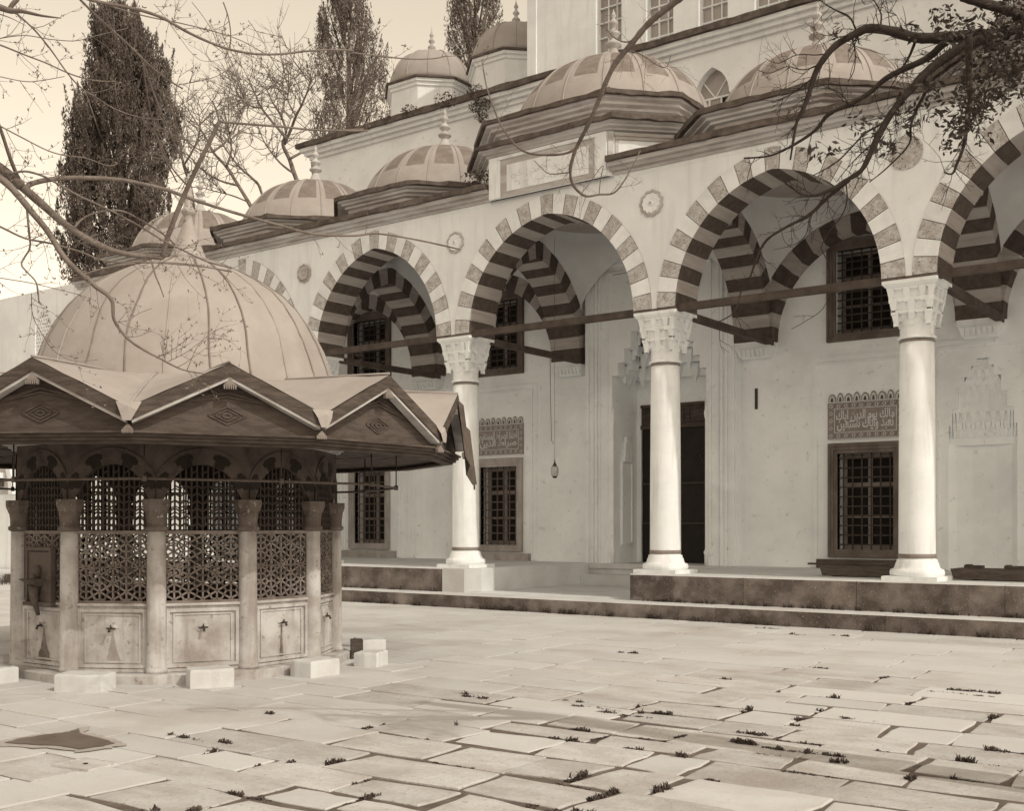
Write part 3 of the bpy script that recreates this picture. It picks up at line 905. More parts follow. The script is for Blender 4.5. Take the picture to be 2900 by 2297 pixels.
def window(x, z0, z1, hw, frame, label=None, rows=10, wf=.18, gm='iron'):
    mb = MB()
    ringframe(mb, x-hw, x+hw, z0, z1, wf, wf+.03, wf-.02, YW-.045, YW+.12)
    ringframe(mb, x-hw-.07, x+hw+.07, z0-.06, z1+.07, wf-.07, wf-.04, wf-.08, YW-.07, YW-.044)
    ringframe(mb, x-hw-.13, x+hw+.13, z0-.11, z1+.14, .05, .06, .04, YW-.09, YW-.069)
    wdw = obj('window', mb, frame, mosque)
    if label: wdw['label'] = label
    obj('grille', grille(x-hw, x+hw, z0, z1, YW+.07, 6, rows, m=gm), gm, wdw)
    mb = MB(); y = YW + .3
    ringframe(mb, x-hw+.09, x+hw-.09, z0+.1, z1-.08, .09, .08, .1, y, y+.05)
    mb.box(x-.045, x+.045, y-.004, y+.05, z0+.1, z1-.08)
    if rows > 9:
        mb.box(x-hw+.09, x+hw-.09, y-.008, y+.05, z0+(z1-z0)*.66, z0+(z1-z0)*.70); mb.box(x-hw+.09, x+hw-.09, y-.008, y+.05, z0+(z1-z0)*.33, z0+(z1-z0)*.36)
    obj('casement', mb, 'casement', wdw)
    mb = MB(); mb.box(x-hw, x+hw, y+.02, y+.03, z0, z1); obj('glass', mb, 'void', wdw)
    return wdw
for k, x in enumerate(WINX):
    fr = 'mframe' if k < 2 else 'porph'
    window(x, 1.10, 3.05, .57, fr, gm='irong' if k < 2 else 'iron')
    window(x, 5.49, 7.18, .6, 'porph' if k != 1 else 'porph', rows=11)
    mb = MB(); mb.box(x-.98, x+.98, YW-.12, YW, .715, .90); obj('window_sill', mb, 'mframe' if k < 2 else 'woodm', mosque)
    # tile panel: field, flowered border, crest
    mb = MB(); mb.box(x-.77, x+.77, YW-.03, YW+.01, 3.335, 4.10)
    tp = obj('tile_panel', mb, 'tile', mosque)
    mb = MB()
    for a, b in ((3.335,3.352),(4.083,4.10)): mb.box(x-.77, x+.77, YW-.036, YW-.02, a, b)
    ringframe(mb, x-.62, x+.62, 3.485, 3.955, .012, .012, .012, YW-.036, YW-.02)
    obj('border_line', mb, 'tilew', tp)
    mb = MB()
    def flower(mb, fx, fz, r):
        n = 12
        V = [(fx + r*(1+.25*cos(6*2*pi*i/n))*cos(2*pi*i/n), YW-.033, fz + r*(1+.25*cos(6*2*pi*i/n))*sin(2*pi*i/n)) for i in range(n)]
        mb.add(V, [tuple(range(n))[::-1]], 0)
        V = [(fx + r*.55*cos(2*pi*i/8), YW-.035, fz + r*.55*sin(2*pi*i/8)) for i in range(8)]
        mb.add(V, [tuple(range(8))[::-1]], 1)
    for q in range(10):
        for fz in (3.415, 4.02): flower(mb, x-.7 + 1.4*q/9, fz, .035)
    for q in range(3):
        for fx in (x-.7, x+.7): flower(mb, fx, 3.57 + .3*q/2, .035)
    for q in range(9):
        for fz in (3.415, 4.02):
            fx = x-.62 + 1.4*q/9; mb.add([(fx-.03,YW-.0325,fz-.03),(fx-.015,YW-.0325,fz-.03),(fx+.03,YW-.0325,fz+.03),(fx+.015,YW-.0325,fz+.03)], [(0,1,2,3)], 1)
    obj('flower_border', mb, ['tilew', 'tiled'], tp)
    mb = MB()
    for q in range(9):                                   # palmette crest
        fx = x - .68 + 1.36*q/8; big = q % 2 == 0
        r = .085 if big else .07; h = .17 if big else .19
        n = 10; V = [(fx + r*cos(pi*i/n)*(1 if i not in (0, n) else .9), YW-.02, 4.10 + h*sin(pi*i/n)**.8) for i in range(n+1)]
        mb.add(V, [tuple(range(n+1))[::-1]], 0)
        V = [(fx + r*.72*cos(pi*i/n), YW-.024, 4.105 + h*.78*sin(pi*i/n)**.8) for i in range(n+1)]; mb.add(V, [tuple(range(n+1))[::-1]], 1)
        V = [(fx + r*.36*cos(pi*i/n), YW-.028, 4.11 + h*.5*sin(pi*i/n)**.8) for i in range(n+1)]; mb.add(V, [tuple(range(n+1))[::-1]], 2)
    obj('crest', mb, ['tile', 'tilew', 'tiled'], tp)
    if k in (1, 2):
        lines = [('مالك يوم الدين اياك', 3.64, 3.93), ('نعبد واياك نستعين', 3.50, 3.78)] if k == 2 else [('اهدنا الصراط المستقيم', 3.64, 3.93), ('صراط الذين', 3.51, 3.74)]
        for q, (t, a, b) in enumerate(lines):
            obj('lettering', lettering(t, x-.59 + .02*q, x+.59 - .02*q, a, b, YW-.038 - .002*q, .01, .018), 'tilew', tp)
# raised moulding round the window bays
for x in (-7.70, -3.2, -16.93, -21.33):
    for d, yy in ((1.13, .02), (1.0, .035)):
        mb = MB(); ringframe(mb, x-d, x+d, .72, 4.88 + (d-1.0), .045, .045, 0, YW-yy, YW); obj('wall_moulding', mb, 'plaster', mosque)
# niches with stalactite heads
def niche(x):
    z0, zt, hw = .72, 4.82, .66
    tiers = [(.62,3.12,3.50),(.56,3.50,3.82),(.44,3.82,4.12),(.33,4.12,4.42),(.20,4.42,4.62),(.10,4.62,4.76)]
    ms = MB()
    P = [(-.62,.0),(-.5,.14),(-.22,.2),(.22,.2),(.5,.14),(.62,.0)]
    for i in range(5):
        a, b = P[i], P[i+1]
        ms.add([(x+a[0],YW+a[1],z0),(x+b[0],YW+b[1],z0),(x+b[0],YW+b[1],3.16),(x+a[0],YW+a[1],3.16)], [(0,1,2,3)])
    ms.box(x-hw-.002, x+hw+.002, YW+.205, YW+.24, z0, 3.12); ms.box(x-hw-.002, x+hw+.002, YW+.09, YW+.24, 3.1201, zt)
    for h, a, b in tiers:                                # stepped outline flush with the wall
        for s in (-1, 1):
            xa, xb = sorted((x+s*h, x+s*(hw+.002))); ms.box(xa, xb, YW-.004, YW+.089, a, b)
    ms.box(x-hw-.002, x+hw+.002, YW-.004, YW+.089, 4.76, 4.824)
    ms.box(x-hw, x-.618, YW-.003, YW+.1, z0, 3.12); ms.box(x+.618, x+hw, YW-.003, YW+.1, z0, 3.12)
    o = obj('niche', ms, 'plaster', mosque)
    ms = MB()                                            # fluted half cone
    nz, nth = 10, 64; V = []
    for i in range(nz+1):
        z = 3.74 + (4.74-3.74)*i/nz; h = .60 - .50*(i/nz)**1.15
        for j in range(nth+1):
            th = pi*j/nth; q = 1 + .07*cos(18*th)
            V.append((x - h*cos(th)*.99, YW + .012 + .062*sin(th)*q, z))
    ms.add(V, [(i*(nth+1)+j, i*(nth+1)+j+1, (i+1)*(nth+1)+j+1, (i+1)*(nth+1)+j) for i in range(nz) for j in range(nth)], 0, True)
    obj('fluted_cone', ms, 'plaster', o)
    for (z, h, n, dp) in ((3.60, .56, 9, .15), (3.40, .61, 10, .10), (4.10, .40, 7, .05), (4.40, .28, 6, .03)):
        ms = MB()
        for i in range(n):
            th = pi*(i+.5)/n; X = x - h*cos(th)*.95; Y = YW + .03 + .045*sin(th)*(h/.6); w_ = h*1.9/n*.5*max(.35, sin(th))
            ms.taper(X-w_, X+w_, Y-.035, Y+.06, z, z+.15, .55)
            ms.box(X-w_*.5, X+w_*.5, Y-.02, Y+.05, z-dp, z-.001)
            if dp > .08: ms.box(X-w_*.75, X+w_*.75, Y-.03, Y+.05, z-dp-.03, z-dp-.0005)
        obj('stalactite_tier', ms, 'plaster', o)
    for dq, yy in ((.78, .03), (.9, .02)):
        ms = MB(); ringframe(ms, x-dq, x+dq, .72, 4.98 + (dq-.78), .05, .05, 0, YW-yy, YW)
        obj('niche_moulding', ms, 'plaster', o)
for x in NICHE: niche(x)
# narrow dark slot in the wall by the portal
mb = MB(); mb.box(-10.075, -10.015, YW-.02, YW, 4.07, 4.51); obj('slot_plate', mb, 'iron', mosque)

# ---- portal
PY = 22.13
mb = MB()
L0, R0, TOP = -14.2, -10.38, 7.97
left = [(PX0,.716),(PX0,5.02),(-13.31,5.02),(-13.31,5.31),(-13.15,5.31),(-13.15,5.62),(-12.98,5.62),(-12.98,6.0),(-12.80,6.0),(-12.80,6.3),(-12.58,6.3),(-12.58,6.52)]
cxp = (PX0+PX1)/2
right = [(2*cxp-a, c) for a, c in left]
poly = [(L0,.716)] + left + right[::-1] + [(R0,.716),(R0,TOP),(L0,TOP)]
mb.prism(poly, lambda a, c: (a, PY, c), lambda a, c: (a, YW+.02, c))
portal = obj('portal', mb, 'plaster', mosque)
mb = MB()                                               # frame mouldings
for d, q, pr in ((.03,.09,.05),(.20,.05,.03),(.30,.05,.06),(.40,.03,.03),(.58,.05,.035)):
    mb.box(L0+d, L0+d+q, PY-pr, PY+.01, .72, TOP-d); mb.box(R0-d-q, R0-d, PY-pr, PY+.01, .72, TOP-d)
    mb.box(L0+d+q, R0-d-q, PY-pr, PY+.01, TOP-d-q, TOP-d)
obj('portal_moulding', mb, 'plaster', portal)
mb = MB(); mb.box(-13.45, -11.1, PY-.012, PY+.004, 7.33, 7.37); obj('name_slot', mb, 'iron', portal)
for s in (-1, 1):                                       # corner colonnettes
    mb = MB(); x = cxp + s*(PX1-PX0)/2
    mb.lathe(x, PY+.02, [(.05,.72),(.05,.95),(.07,1.0),(.04,1.06),(.035,1.1),(.035,3.9),(.05,3.95),(.06,4.05),(.04,4.12),(.04,4.3)], 10)
    obj('colonnette', mb, 'plaster', portal)
yb = 23.28
mb = MB()
mb.box(PX0-.05, PX0+.001, PY+.3, yb+.3, .6, 6.7); mb.box(PX1-.001, PX1+.05, PY+.3, yb+.3, .6, 6.7); mb.box(PX0, PX1, yb, yb+.2, 4.42, 6.7); mb.box(PX0, PX1, PY+.3, yb+.2, 6.65, 6.72)
mb.box(PX0, PX0+.1, yb, yb+.2, .72, 4.42)
obj('portal_recess', mb, 'plaster', portal)
mb = MB()                                               # stalactite hood
lv = [5.0,5.31,5.62,6.0,6.3,6.62]
hwp = (PX1-PX0)/2
for k in range(5):
    a, b = lv[k], lv[k+1]; h = hwp - .16*k - .05; dep = yb - .02 - .17*k; dy0 = PY + .29
    mb.box(cxp-hwp, cxp-h+.02, dy0, dep, a, b); mb.box(cxp+h-.02, cxp+hwp, dy0, dep, a, b); mb.box(cxp-hwp, cxp+hwp, dep-.16, yb+.02, a, b)
    n = 5 - k//2
    for i in range(n):
        x = cxp - h + 2*h*(i+.5)/n
        mb.taper(x-.12, x+.12, dep-.32, dep-.15, a-.02, b-.05, .45)
        mb.taper(x-.045, x+.045, dep-.26, dep-.17, a-.17, a-.02, .3)
    for s in (-1, 1):
        for i in range(3):
            y = dy0 + .08 + (dep-dy0-.3)*(i+.5)/3
            xx = cxp + s*(h-.02)
            x0, x1 = sorted((xx, xx - s*.14)); mb.box(x0, x1, y-.09, y+.09, a+.1, b-.03)
            mb.hexa([(xx-.03,y-.03,a-.12),(xx+.03,y-.03,a-.12),(xx+.03,y+.03,a-.12),(xx-.03,y+.03,a-.12),(xx-.09,y-.09,a+.1),(xx+.09,y-.09,a+.1),(xx+.09,y+.09,a+.1),(xx-.09,y+.09,a+.1)])
obj('stalactite_hood', mb, 'plaster', portal)
for s in (-1, 1):                                       # small niches in the recess sides
    xw = PX0 if s < 0 else PX1
    T = lambda a, b, c, s=s, xw=xw: (xw - s*b, 22.75 + a, c)
    mb = MB(T); mb.box(-.2,.2,0,.03,1.2,3.05); mb.box(-.235,-.2,0,.055,1.2,3.06); mb.box(.2,.235,0,.055,1.2,3.06); mb.box(-.24,.24,0,.06,1.14,1.2)
    for k in range(4):
        h = .2 - .045*k; z = 3.063 + .15*k
        for i in range(4-k if k < 3 else 1): 
            nn = 4-k if k < 3 else 1; w2 = 2*h/nn; a = -h + w2*(i+.5); mb.taper(a-w2*.45, a+w2*.45, 0, .09-.012*k, z, z+.15, .9)
    for sg in (-1, 1): mb.tube([(sg*.2+.05*cos(q), .02, 3.62+.07*sin(q)) for q in [i*pi/4 for i in range(9)]], .008, 4)
    obj('side_niche', mb, 'plaster', portal)
mb = MB()                                               # leather door curtain
N = 12; V = []
for i in range(N+1):
    x = PX0+.1 + (PX1-PX0-.1)*i/N
    for j in range(9): V.append((x, yb+.06+rnd(-.012,.012), .72 + (3.9-.72)*j/8))
mb.add(V, [(i*9+j,(i+1)*9+j,(i+1)*9+j+1,i*9+j+1) for i in range(N) for j in range(8)], 0, True)
door = obj('door_curtain', mb, 'curtain', portal)
mb = MB()
for z in (1.62, 2.55): mb.box(PX0+.12, PX1, yb+.02, yb+.05, z, z+.035)
obj('batten', mb, 'wood', mosque if False else portal)
mb = MB(); mb.box(PX0+.1, PX1, yb+.03, yb+.1, 3.9, 4.42); mb.box(PX0+.1, PX1, yb-.03, yb+.1, 3.86, 3.95); mb.box(PX0+.1, PX1, yb-.03, yb+.1, 4.36, 4.43)
for i in range(4): ringframe(mb, PX0+.22+.58*i, PX0+.62+.58*i, 4.02, 4.28, .03, .03, .03, yb+.0, yb+.031)
obj('transom', mb, 'wood', portal)
mb = MB(); mb.tube([(cxp+.3+.75*q/16, yb+.03, 3.2 + .1*sin(q*1.1)) for q in range(17)], .006, 4); mb.tube([(cxp+.62+.16*cos(q*pi/6), yb+.03, 3.2+.2*sin(q*pi/6)) for q in range(13)], .006, 4)
obj('stitched_pattern', mb, 'wood', portal)

# ---- arched window high in the hall wall
xa, xb = -11.52, -10.66; xm = (xa+xb)/2; hw = (xb-xa)/2
mb = MB(); R, e = arcprof(hw-.02, .62); poly = [(xa-.01,11.0),(xa+.02,11.0)] 
pts = [archpt(hw-.02, .62, 0, -1 + 2*k/16) for k in range(17)]
for sgn in (0, 1):
    q = pts[:9] if sgn == 0 else pts[8:]
    pl = [(xm+a, 11.0+c) for a, c in q]
    pl = ([(xa-.005, 11.0)] + pl + [(xm, 11.64), (xa-.005, 11.64)]) if sgn == 0 else ([(xm, 11.64)] + pl + [(xb+.005, 11.0), (xb+.005, 11.64)])
    mb.prism(pl, lambda a, c: (a, YW-.004, c), lambda a, c: (a, YW+.3, c))
o = obj('arched_window', mb, 'plaster', mosque)
mb = MB(); mb.box(xa, xb, YW+.2, YW+.22, 10.15, 11.62); obj('glass', mb, 'pane', o)
mb = MB(); y = YW + .17
for k in range(1, 3): mb.box(xa+(xb-xa)*k/3-.018, xa+(xb-xa)*k/3+.018, y, y+.03, 10.15, 11.0)
for z in (10.5, 11.0): mb.box(xa, xb, y-.005, y+.03, z-.02, z+.02)
for a in (-.45, .45): mb.hexa([(xm-.015,y,11.0),(xm+.015,y,11.0),(xm+.015,y+.03,11.0),(xm-.015,y+.03,11.0),(xm+a-.015,y,11.62),(xm+a+.015,y,11.62),(xm+a+.015,y+.03,11.62),(xm+a-.015,y+.03,11.62)])
obj('glazing_bar', mb, 'marble', o)
mb = MB(); mb.box(xb-.27, xb-.01, y+.02, y+.024, 10.53, 10.97); obj('broken_pane', mb, 'void', o)

# ---- upper storey
UY = 23.0
UW = [-14.1, -12.72, -11.36, -10.0, -8.6, -7.2, -5.8]
OPEN = [(x-.36, x+.36, 12.75, 15.6) for x in UW]
xs = sorted(set([-16.45, 1.0] + [q for o in OPEN for q in o[:2]])); zs = [12.3, 12.75, 15.6, 17.4]
mb = MB()
for i in range(len(xs)-1):
    for j in range(3):
        if not inside((xs[i]+xs[i+1])/2, (zs[j]+zs[j+1])/2): mb.box(xs[i], xs[i+1], UY, UY+.4, zs[j], zs[j+1])
mb.box(-16.45, -16.05, UY+.4, UY+13, 12.3, 17.4); mb.box(.6, 1.0, UY+.4, UY+13, 12.3, 17.4); mb.box(-16.05, .6, UY+12.6, UY+13, 12.3, 17.4); mb.box(-16.45, 1, UY+.02, UY+13, 17.4, 17.7)
mb.box(-16.47, -16.2, UY-.03, UY, 12.3, 17.4)
up = obj('upper_storey', mb, 'marble', mosque)
for x in UW:
    mb = MB(); mb.box(x-.36, x+.36, UY+.25, UY+.27, 12.75, 15.6)
    wd_ = obj('upper_window', mb, 'pane', mosque)
    mb = MB()
    for k in (1, 2): mb.box(x-.36+.24*k-.014, x-.36+.24*k+.014, UY+.2, UY+.249, 12.75, 15.6)
    for k in range(8): mb.box(x-.36, x+.36, UY+.19, UY+.249, 13.0+.36*k, 13.03+.36*k)
    obj('glazing_bar', mb, 'vlightw', wd_)

# ---- turrets on the hall roof
def turret(cx, cy, r):
    mb = MB(); n = 8; a0 = pi/8
    mb.lathe(cx, cy, [(r,12.4),(r,13.95)], 8, a0=a0, smooth=False)
    t = obj('turret', mb, 'marble', mosque)
    mb = MB(); mb.lathe(cx, cy, [(r,13.94),(r+.05,13.96),(r+.05,14.04),(r+.11,14.06),(r+.11,14.14)], 8, a0=a0, smooth=False); obj('drum_cornice', mb, 'marble', t)
    mb = MB(); mb.lathe(cx, cy, [(r+.1,14.141),(r+.17,14.15),(r+.17,14.2),(r-.1,14.25)], 8, a0=a0, smooth=False); obj('lead_edge', mb, 'leade', t)
    mb = MB(); mb.lathe(cx, cy, [(r*.97*cos(q*pi/24)**.8 + .01, 14.2 + 1.12*sin(q*pi/24)) for q in range(13)], 32); d = obj('dome', mb, 'lead', t)
    for k in range(12):
        pass
    mb = MB()
    for k in range(12):
        a = 2*pi*k/12 + .1; mb.tube([(cx+(r*.97*cos(q*pi/24)**.8+.01)*cos(a), cy+(r*.97*cos(q*pi/24)**.8+.01)*sin(a), 14.205+1.12*sin(q*pi/24)) for q in range(12)], .02, 4)
    o_ = obj('seam_set', mb, 'lead', t)
    mb = MB(); r_ = .11
    mb.lathe(cx, cy, [(1.5*r_,15.25),(.8*r_,15.4),(.5*r_,15.45),(1.1*r_,15.52),(.5*r_,15.6),(.4*r_,15.64),(.9*r_,15.7),(.4*r_,15.78),(.3*r_,15.82),(.6*r_,15.88),(.3*r_,15.94),(.05*r_,16.15)], 12)
    obj('finial', mb, 'corniced', t)
turret(-21.35, 25.0, 1.27)
turret(-18.3, 25.0, 1.27)
# shrubs rooted in the old cornice
wd = MB()
for (x, z, r, n) in [(-19.6,12.42,.25,160),(-18.35,12.42,.4,240),(-17.25,12.05,.32,420),(-17.4,12.4,.3,220),(-20.4,12.35,.2,90),(-17.2,11.75,.18,140)]:
    for i in range(n):
        a = rnd(0, 6.28); q = r*sqrt(random.random()); p = (x+q*cos(a), YW-.32+rnd(-.16,.06), z+q*.6*sin(a)); s = rnd(.015,.035)
        d = Vector((rnd(-1,1), rnd(-1,1), rnd(-1,1)))*s; e = Vector((rnd(-1,1), rnd(-1,1), rnd(-1,1)))*s
        P = Vector(p); wd.add([tuple(P-d), tuple(P+e), tuple(P+d), tuple(P-e)], [(0,1,2,3)])
o = obj('cornice_shrubs', wd, 'grass', origin=(-18,22,12)); o['kind'] = 'stuff'; o['label'] = 'dark shrubs and weeds rooted in the high wall cornice'; o['category'] = 'weeds'
# weeds by the inscription block
wd = MB()
for i in range(260):
    p = Vector((-14.0+rnd(-.22,.3), YF-.1+rnd(-.2,.3), 8.42+abs(rnd(-.3,.3))*1.0)); s = rnd(.015,.04)
    d = Vector((rnd(-1,1), rnd(-1,1), rnd(-1,1)))*s; e = Vector((rnd(-1,1), rnd(-1,1), rnd(-1,1)))*s
    wd.add([tuple(p-d), tuple(p+e), tuple(p+d), tuple(p-e)], [(0,1,2,3)])
o = obj('roof_shrub', wd, 'grass', origin=(-14,17.8,8.4)); o['kind'] = 'stuff'; o['label'] = 'dark weeds in the gutter left of the inscription block'; o['category'] = 'weeds'

# ---- courtyard wing at far left
wing = thing('courtyard_wing', (-31, YF, 0), 'pale courtyard building at far left with a pierced plaster window', 'building')
mb = MB()
wx0, wx1, wz0, wz1 = -30.2, -29.34, 6.35, 7.80
xs = [-38, wx0, wx1, -27.95]; zs = [0, wz0, wz1, 8.3]
for i in range(3):
    for j in range(3):
        if i == 1 and j == 1: continue
        mb.box(xs[i], xs[i+1], YF+.02, YF+.6, zs[j], zs[j+1])
obj('wall', mb, 'marble', wing)
mb = MB()                                               # arch head filling
pts = [archpt(.43, .60, 0, -1 + 2*k/14) for k in range(15)]; xm = (wx0+wx1)/2
for h in (0, 1):
    q = pts[:8] if h == 0 else pts[7:]
    pl = [(xm+a, 7.15+c) for a, c in q]
    pl = ([(wx0,7.15)] + pl + [(xm,wz1+.001),(wx0,wz1+.001)]) if h == 0 else ([(xm,wz1+.001)] + pl + [(wx1,7.15),(wx1,wz1+.001)])
    mb.prism(pl, lambda a, c: (a, YF+.021, c), lambda a, c: (a, YF+.3, c))
obj('arch_head', mb, 'marble', wing)
mb = MB()                                               # pierced slab: rings round hexagonal holes
step = .12; row = 0; z = wz0 + .06
while z < wz1:
    x = wx0 + (.0 if row % 2 else step/2)
    while x < wx1:
        n = 6; ro, ri = step*.62, step*.30
        V = []
        for k in range(n):
            a = 2*pi*(k+.5)/n; V += [(x+ro*cos(a), YF+.045, z+ro*sin(a)), (x+ri*cos(a), YF+.04, z+ri*sin(a)), (x+ri*cos(a), YF+.075, z+ri*sin(a))]
        mb.add(V, [(3*k,3*((k+1)%n),3*((k+1)%n)+1,3*k+1) for k in range(n)] + [(3*k+1,3*((k+1)%n)+1,3*((k+1)%n)+2,3*k+2) for k in range(n)])
        x += step
    z += step*.866; row += 1
obj('pierced_screen', mb, 'marble', wing)
mb = MB(); mb.box(wx0, wx1, YF+.4, YF+.42, wz0, wz1); obj('screen_backing', mb, 'void', wing)
mb = MB()                                               # low blind arch with a ledge
ax, az = -33.05, 2.5
pts = [archpt(1.6, 1.75, 0, -1+2*k/20) for k in range(21)]; pt2 = [archpt(1.6, 1.75, .22, -1+2*k/20) for k in range(21)]
for k in range(20):
    A = [(ax+pts[k][0],az+pts[k][1]),(ax+pt2[k][0],az+pt2[k][1]),(ax+pt2[k+1][0],az+pt2[k+1][1]),(ax+pts[k+1][0],az+pts[k+1][1])]
    mb.prism(A, lambda a, c: (a, YF-.08, c), lambda a, c: (a, YF+.021, c))
obj('arch_moulding', mb, 'marble2', wing)
mb = MB(); mb.add([(ax+a, YF+.012, az+c) for a, c in pts], [tuple(range(21))[::-1]]); obj('arch_infill', mb, 'corniced', wing)
mb = MB(); mb.box(ax-1.7, ax+1.3, YF-.22, YF+.02, 2.98, 3.14); obj('ledge', mb, 'marble2', wing)
mb = MB(); mb.box(ax-1.6, ax+1.2, YF-.1, YF+.02, 2.74, 2.975); obj('bracket', mb, 'wood', wing)
wd = MB()
for i in range(160):
    x = rnd(-32, -28.5); tuft(wd, x, 16.2+rnd(-.6,.6), 0, .2, rnd(.1,.4), 4)
o = obj('wall_foot_weeds', wd, 'grass', origin=(-30,16.2,0)); o['kind'] = 'stuff'; o['label'] = 'weeds and rubble plants at the foot of the far left wall'; o['category'] = 'weeds'
# low rubble kerb in front of the far wall
mb = MB(); mb.box(-36, -30.05, 16.1, 17.8, 0, .3); o = obj('rubble_bank', mb, 'step'); o['kind'] = 'structure'

# ---- things on and under the portico
lan = thing('hanging_lantern', (-13.815, 20.3, 2.6), 'small glass lantern on a long cord under the portico, left of the door', 'lantern')
mb = MB(); mb.lathe(-13.815, 20.3, [(.05,2.66),(.075,2.68),(.085,2.80),(.075,2.86),(.05,2.88)], 10); obj('glass_body', mb, 'glass', lan)
mb = MB(); mb.lathe(-13.815, 20.3, [(.02,2.62),(.05,2.64),(.055,2.659)], 10); mb.lathe(-13.815, 20.3, [(.055,2.881),(.03,2.93),(.012,2.98),(.012,3.02)], 10); obj('cap', mb, 'iron', lan)
mb = MB(); mb.tube([(-13.815,20.3,3.0),(-13.815,20.3,4.4),(-13.82,20.3,7.9)], .0035, 4); obj('cord', mb, 'woodm', lan)
ln = MB(); ln.tube([(-14.35,20.9,5.36),(-14.75,21.5,4.5),(-15.2,22.2,3.62),(-15.25,22.36,3.55)], .007, 4)
tag(obj('slack_cord', ln, 'irong'), 'slack cord from the tie beam to the wall beside the lantern', 'cord')
# pigeon on the tie beam
by, bz, bx = 19.24, 5.492, -18.71
pg = MB()
def ell(mb, c, r, n=10, m=8):
    V = []; f = []
    for i in range(m+1):
        a = pi*i/m
        for k in range(n): V.append((c[0]+r[0]*sin(a)*cos(2*pi*k/n), c[1]+r[1]*sin(a)*sin(2*pi*k/n), c[2]+r[2]*cos(a)))
    for i in range(m):
        for k in range(n): f.append((i*n+k, i*n+(k+1)%n, (i+1)*n+(k+1)%n, (i+1)*n+k))
    mb.add(V, f, 0, True)
bird = thing('pigeon', (bx, by, bz), 'dark pigeon perched on the tie beam under the left hand arch', 'bird')
# body as one continuous swept surface: tail, back, breast, neck, head, beak
pg = MB(); pg.tube([(bx,by+.20,bz+.075),(bx,by+.12,bz+.085),(bx,by+.03,bz+.11),(bx,by-.05,bz+.125),(bx,by-.085,bz+.165),(bx,by-.095,bz+.20),(bx,by-.115,bz+.215),(bx,by-.155,bz+.205)], [.018,.035,.06,.058,.036,.03,.026,.006], 10)
obj('body', pg, 'bird', bird)
for s in (-1, 1):
    pg = MB(); pg.tube([(bx+s*.05,by-.03,bz+.13),(bx+s*.058,by+.05,bz+.12),(bx+s*.04,by+.16,bz+.09),(bx+s*.015,by+.21,bz+.08)], [.02,.035,.022,.004], 8); obj('wing', pg, 'bird', bird)
    pg = MB(); pg.tube([(bx+s*.02,by,bz+.06),(bx+s*.02,by-.005,bz)], .006, 5); obj('leg', pg, 'bird', bird)
# boards leaning and lying by the window
def board(name, x0, x1, y0, y1, z0, z1, a, label, m='woodm'):
    mb = MB(rot((x0+x1)/2, (y0+y1)/2, a)); hx, hy = (x1-x0)/2, (y1-y0)/2
    mb.box(-hx, hx, -hy, hy, z0, z1)
    return tag(obj(name, mb, m), label, 'board')
for (nm, x0, x1, lab, feet) in [('low_bench', -7.22, -5.75, 'low dark plank bench under the grilled window left of the right column', (-7.0,-6.1)), ('low_bench', -5.05, -2.6, 'low dark plank bench under the niche right of the right column', (-4.7,-3.9,-3.1))]:
    b_ = thing(nm, ((x0+x1)/2, 18.95, .717), lab, 'bench')
    mb = MB(); mb.hexa([(x0+.05,18.68,.735),(x1,18.68,.735),(x1,18.72,.735),(x0+.05,18.72,.735),(x0,18.67,.90),(x1,18.67,.90),(x1,18.71,.90),(x0,18.71,.90)]); obj('front_board', mb, 'woodm', b_)
    mb = MB(); mb.box(x0+.03, x1, 18.715, 19.2, .88, .902); obj('top_board', mb, 'woodm', b_)
    for fx in feet:
        mb = MB(); mb.box(fx-.05, fx+.05, 18.80, 19.15, .717, .879); obj('foot', mb, 'wood', b_)
board('loose_board', -7.55, -6.75, 19.0, 19.12, .903, .935, .12, 'loose board lying on the left plank bench, its end overhanging', 'wood')
board('loose_board', -6.7, -6.1, 18.85, 18.97, .903, .94, -.08, 'short loose board lying on the left plank bench, near the column', 'wood')
for k, (x, lab) in enumerate([(-4.75, 'dark block on the right plank bench, nearest the column'), (-4.15, 'dark block on the right plank bench, the middle of three'), (-3.5, 'dark block on the right plank bench, farthest from the column')]):
    mb = MB(rot(x, 18.95, .1*k)); mb.box(-.14,.14,-.08,.08,.903,.95); mb.box(-.12,-.04,-.082,.082,.9501,.965); tag(obj('wood_block', mb, 'wood'), lab, 'block', 'blocks on the right bench')
# ------------------------------------------------------------------ ablution fountain
fount = thing('fountain', (FX, FY, 0), 'twelve sided marble ablution fountain with lead dome and wavy wooden eaves', 'fountain')
FR = 1.775; AP = FR * cos(pi/12); SIDE = 2 * FR * sin(pi/12)
def facet(phi):
    return lambda a, b, c: (FX + b*cos(phi) - a*sin(phi), FY + b*sin(phi) + a*cos(phi), c)
def seg_clip(p, q, x0, x1, z0, z1):
    d = (q[0]-p[0], q[1]-p[1]); t0, t1 = 0.0, 1.0
    for pp, qq in ((-d[0], p[0]-x0), (d[0], x1-p[0]), (-d[1], p[1]-z0), (d[1], z1-p[1])):
        if abs(pp) < 1e-12:
            if qq < 0: return None
        else:
            r = qq/pp
            if pp < 0: t0 = max(t0, r)
            else: t1 = min(t1, r)
    if t0 >= t1: return None
    return (p[0]+d[0]*t0, p[1]+d[1]*t0), (p[0]+d[0]*t1, p[1]+d[1]*t1)
